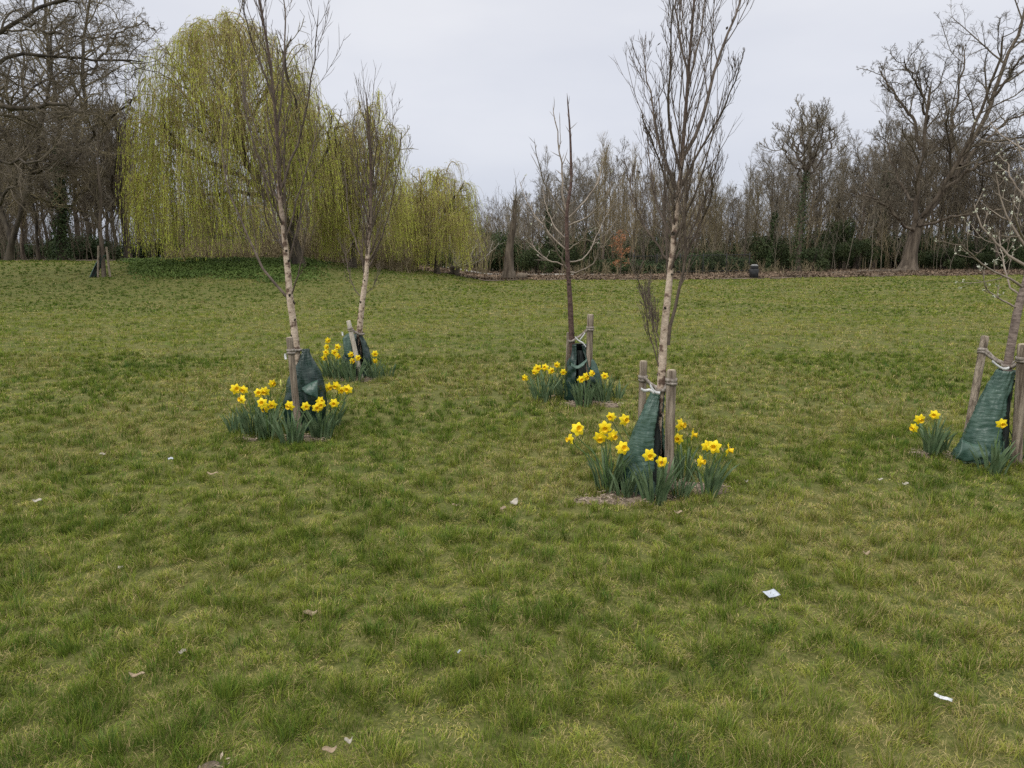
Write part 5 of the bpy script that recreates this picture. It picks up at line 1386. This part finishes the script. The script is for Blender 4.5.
part('crown', *merge(tubes(*ends(PL, RL), 6), tubes(*ends(*a), 4), tubes(*ends(*c), 3)), M['palebranch'], t)

# litter bin
Db = 52.0; b = gpt(747, Db)
t = thing('litter_bin', b, 'black litter bin with grey domed lid at the edge of the lawn', 'bin')
def boxy(w, d, z0, z1, w2=None, d2=None, bev=.04):
    w2 = w2 or w; d2 = d2 or d
    def ring(w, d, z):
        pts = []
        for sx, sy, a0 in ((1, 1, 0), (-1, 1, 90), (-1, -1, 180), (1, -1, 270)):
            for k in range(4):
                a = math.radians(a0 + k * 30); pts.append((sx * (w / 2 - bev) + bev * math.cos(a), sy * (d / 2 - bev) + bev * math.sin(a), z))
        return np.array(pts)
    rs = [ring(w * .9, d * .9, z0), ring(w, d, z0 + .015), ring(w2, d2, z1 - .015), ring(w2 * .92, d2 * .92, z1), ring(w2 * .3, d2 * .3, z1 + .002)]
    V = np.concatenate(rs); n = 16; g = np.arange(len(rs) * n).reshape(len(rs), n)
    return V, np.stack([g[:-1], np.roll(g, -1, 1)[:-1], np.roll(g, -1, 1)[1:], g[1:]], -1).reshape(-1, 4)
V, Fq = boxy(.50, .45, 0, .66, .54, .48); part('bin_body', V, Fq, M['bin'], t, local=True)
V, Fq = boxy(.46, .40, .66, .84, .46, .40); part('hood', V, Fq, M['bin'], t, local=True)
V, Fq = boxy(.50, .45, .84, .96, .30, .26); part('lid', V, Fq, M['binlid'], t, local=True)
V, Fq = boxy(.80, .70, -.03, .03); part('base_slab', V, Fq, M['bin'], t, local=True)

# iron railings
def fence_run(x0, x1, D, label):
    p0, p1 = gpt(x0, D), gpt(x1, D); Lw = np.linalg.norm(p1 - p0); n = int(Lw / 2.2) + 1
    t = thing('iron_railings', p0, label, 'railings')
    for k in range(n + 1):
        q = p0 + (p1 - p0) * k / n; q[2] = float(H(q[0], q[1]))
        part('post', *tubes(np.array([[q + [0, 0, -.1], q + [0, 0, .8], q + [0, 0, 1.75], q + [0, 0, 1.8]]]), np.array([[.05, .05, .05, .01]]), 8), M['iron'], t)
    for h in (.25, 1.6):
        part('rail', *tubes(np.array([[p0 + [0, 0, h], (p0 + p1) / 2 + [0, 0, h], p1 + [0, 0, h]]]), np.full((1, 3), .03), 6), M['iron'], t)
    m = int(Lw / .14); f = (np.arange(m) + .5) / m
    B = p0[None] + (p1 - p0)[None] * f[:, None]; B[:, 2] = H(B[:, 0], B[:, 1])
    P = np.stack([B + [0, 0, .1], B + [0, 0, .9], B + [0, 0, 1.7]], 1)
    part('bars', *tubes(P, np.full((m, 3), .011), 4), M['iron'], t)['kind'] = 'stuff'
fence_run(630, 742, 64.5, 'black iron railings in the shade at the foot of the wood, left of the bin')

# small staked tree on the left bank
Ds = ST['S'][1]; bS = ST['S']
t = thing('young_tree', bS, 'small dark staked tree alone on the left bank slope', 'tree', BG)
P = resample([bS + [0, 0, -.1], W(102, 250, Ds), W(100, 225, Ds), W(101, 200, Ds), W(98, 165, Ds), W(99, 130, Ds)], 20)[None]; R = np.linspace(.10, .02, 20)[None]
a = grow(P, R, 22, .3, .98, .65, .24, 7, .1, .08, .5, .016); c = grow(*a, 6, .2, .98, .6, .42, 5, .12, .06, .6, .010)
part('trunk', *tubes(P, R, 10), M['bark'], t); part('crown', *merge(tubes(*ends(*a), 4), tubes(*ends(*c), 3)), M['twigC'], t)
stake((98.5, 246), (98.0, 277), .045, 'grey stake on the left side of the small tree on the bank', D=Ds - .1, D2=Ds - .1)
stake((106.5, 247), (110, 276), .045, 'grey stake on the right side of the small tree on the bank', D=Ds - .1, D2=Ds - .1)
bag(gpt(104.5, Ds), W(103, 255, Ds), (.13, .13), .10, 'dark watering bag low round the small staked tree on the left bank', math.radians(-80), 1.2, None, D=Ds, seed=31)

# ------------------------------------------------------------------ sky and light
SUN_EL, SUN_AZ = math.radians(52), math.radians(-40)
w = bpy.data.worlds.new('World'); scene.world = w; w.use_nodes = True
nt = w.node_tree; nt.nodes.clear(); L = nt.links
out = nt.nodes.new('ShaderNodeOutputWorld'); bg = nt.nodes.new('ShaderNodeBackground'); bg.inputs[1].default_value = .1
sky = nt.nodes.new('ShaderNodeTexSky'); sky.sky_type = 'NISHITA'; sky.sun_disc = False
sky.sun_elevation = SUN_EL; sky.sun_rotation = SUN_AZ
tc = nt.nodes.new('ShaderNodeTexCoord'); mp = nt.nodes.new('ShaderNodeMapping'); mp.inputs['Scale'].default_value = (1, 1, 3.2)
L.new(tc.outputs['Generated'], mp.inputs[0])
nz = nt.nodes.new('ShaderNodeTexNoise'); nz.inputs['Scale'].default_value = 1.6; nz.inputs['Detail'].default_value = 5; nz.inputs['Roughness'].default_value = .5
L.new(mp.outputs[0], nz.inputs['Vector'])
sep = nt.nodes.new('ShaderNodeSeparateXYZ'); L.new(tc.outputs['Generated'], sep.inputs[0])
rz = nt.nodes.new('ShaderNodeValToRGB')      # overcast: brighter towards the zenith
rz.color_ramp.interpolation = 'EASE'
els = rz.color_ramp.elements
els[0].position = 0; els[0].color = (.535, .565, .645, 1); els[1].position = 1; els[1].color = (1.75, 1.73, 1.68, 1)
e = els.new(.18); e.color = (.60, .62, .69, 1); e = els.new(.34); e.color = (.665, .675, .725, 1); e = els.new(.6); e.color = (1.22, 1.22, 1.21, 1)
L.new(sep.outputs[2], rz.inputs[0])
r2 = nt.nodes.new('ShaderNodeValToRGB'); r2.color_ramp.elements[0].position = .3; r2.color_ramp.elements[0].color = (.87, .89, .93, 1)
r2.color_ramp.elements[1].position = .72; r2.color_ramp.elements[1].color = (1.10, 1.095, 1.07, 1)
L.new(nz.outputs[0], r2.inputs[0])
mu = nt.nodes.new('ShaderNodeMix'); mu.data_type = 'RGBA'; mu.blend_type = 'MULTIPLY'; mu.inputs[0].default_value = 1
L.new(rz.outputs[0], mu.inputs[6]); L.new(r2.outputs[0], mu.inputs[7])
sc_ = nt.nodes.new('ShaderNodeVectorMath'); sc_.operation = 'SCALE'; sc_.inputs['Scale'].default_value = 11.9
L.new(mu.outputs[2], sc_.inputs[0])
mx = nt.nodes.new('ShaderNodeMix'); mx.data_type = 'RGBA'; mx.inputs[0].default_value = .96
L.new(sky.outputs[0], mx.inputs[6]); L.new(sc_.outputs[0], mx.inputs[7])
L.new(mx.outputs[2], bg.inputs[0]); L.new(bg.outputs[0], out.inputs[0])
ld = bpy.data.lights.new('sun', 'SUN'); ld.energy = 1.5; ld.angle = math.radians(25); ld.color = (1, .97, .92)
lo = bpy.data.objects.new('sun', ld); COL.objects.link(lo)
lo.rotation_euler = (math.pi / 2 - SUN_EL, 0, -SUN_AZ + math.pi) if False else (0, 0, 0)
sd = Vector((math.sin(SUN_AZ) * math.cos(SUN_EL), math.cos(SUN_AZ) * math.cos(SUN_EL) * -1, math.sin(SUN_EL)))
sky.sun_rotation = math.atan2(sd.x, sd.y)
lo.rotation_euler = sd.to_track_quat('Z', 'Y').to_euler()

cd = bpy.data.cameras.new('camera'); cam = bpy.data.objects.new('camera', cd); COL.objects.link(cam)
cd.sensor_width = 36; cd.lens = F / 1024 * 36; cd.clip_end = 1500; cd.clip_start = .05
cam.location = (0, 0, CAM_H); cam.rotation_euler = (math.pi / 2 - PITCH, 0, 0)
scene.camera = cam
scene.view_settings.view_transform = 'Standard'; scene.view_settings.look = 'None'
scene.view_settings.exposure = 0; scene.view_settings.gamma = 1
scene.render.engine = 'CYCLES'
scene.cycles.max_bounces = 6; scene.cycles.diffuse_bounces = 3; scene.cycles.transmission_bounces = 3
scene.cycles.use_denoising = False
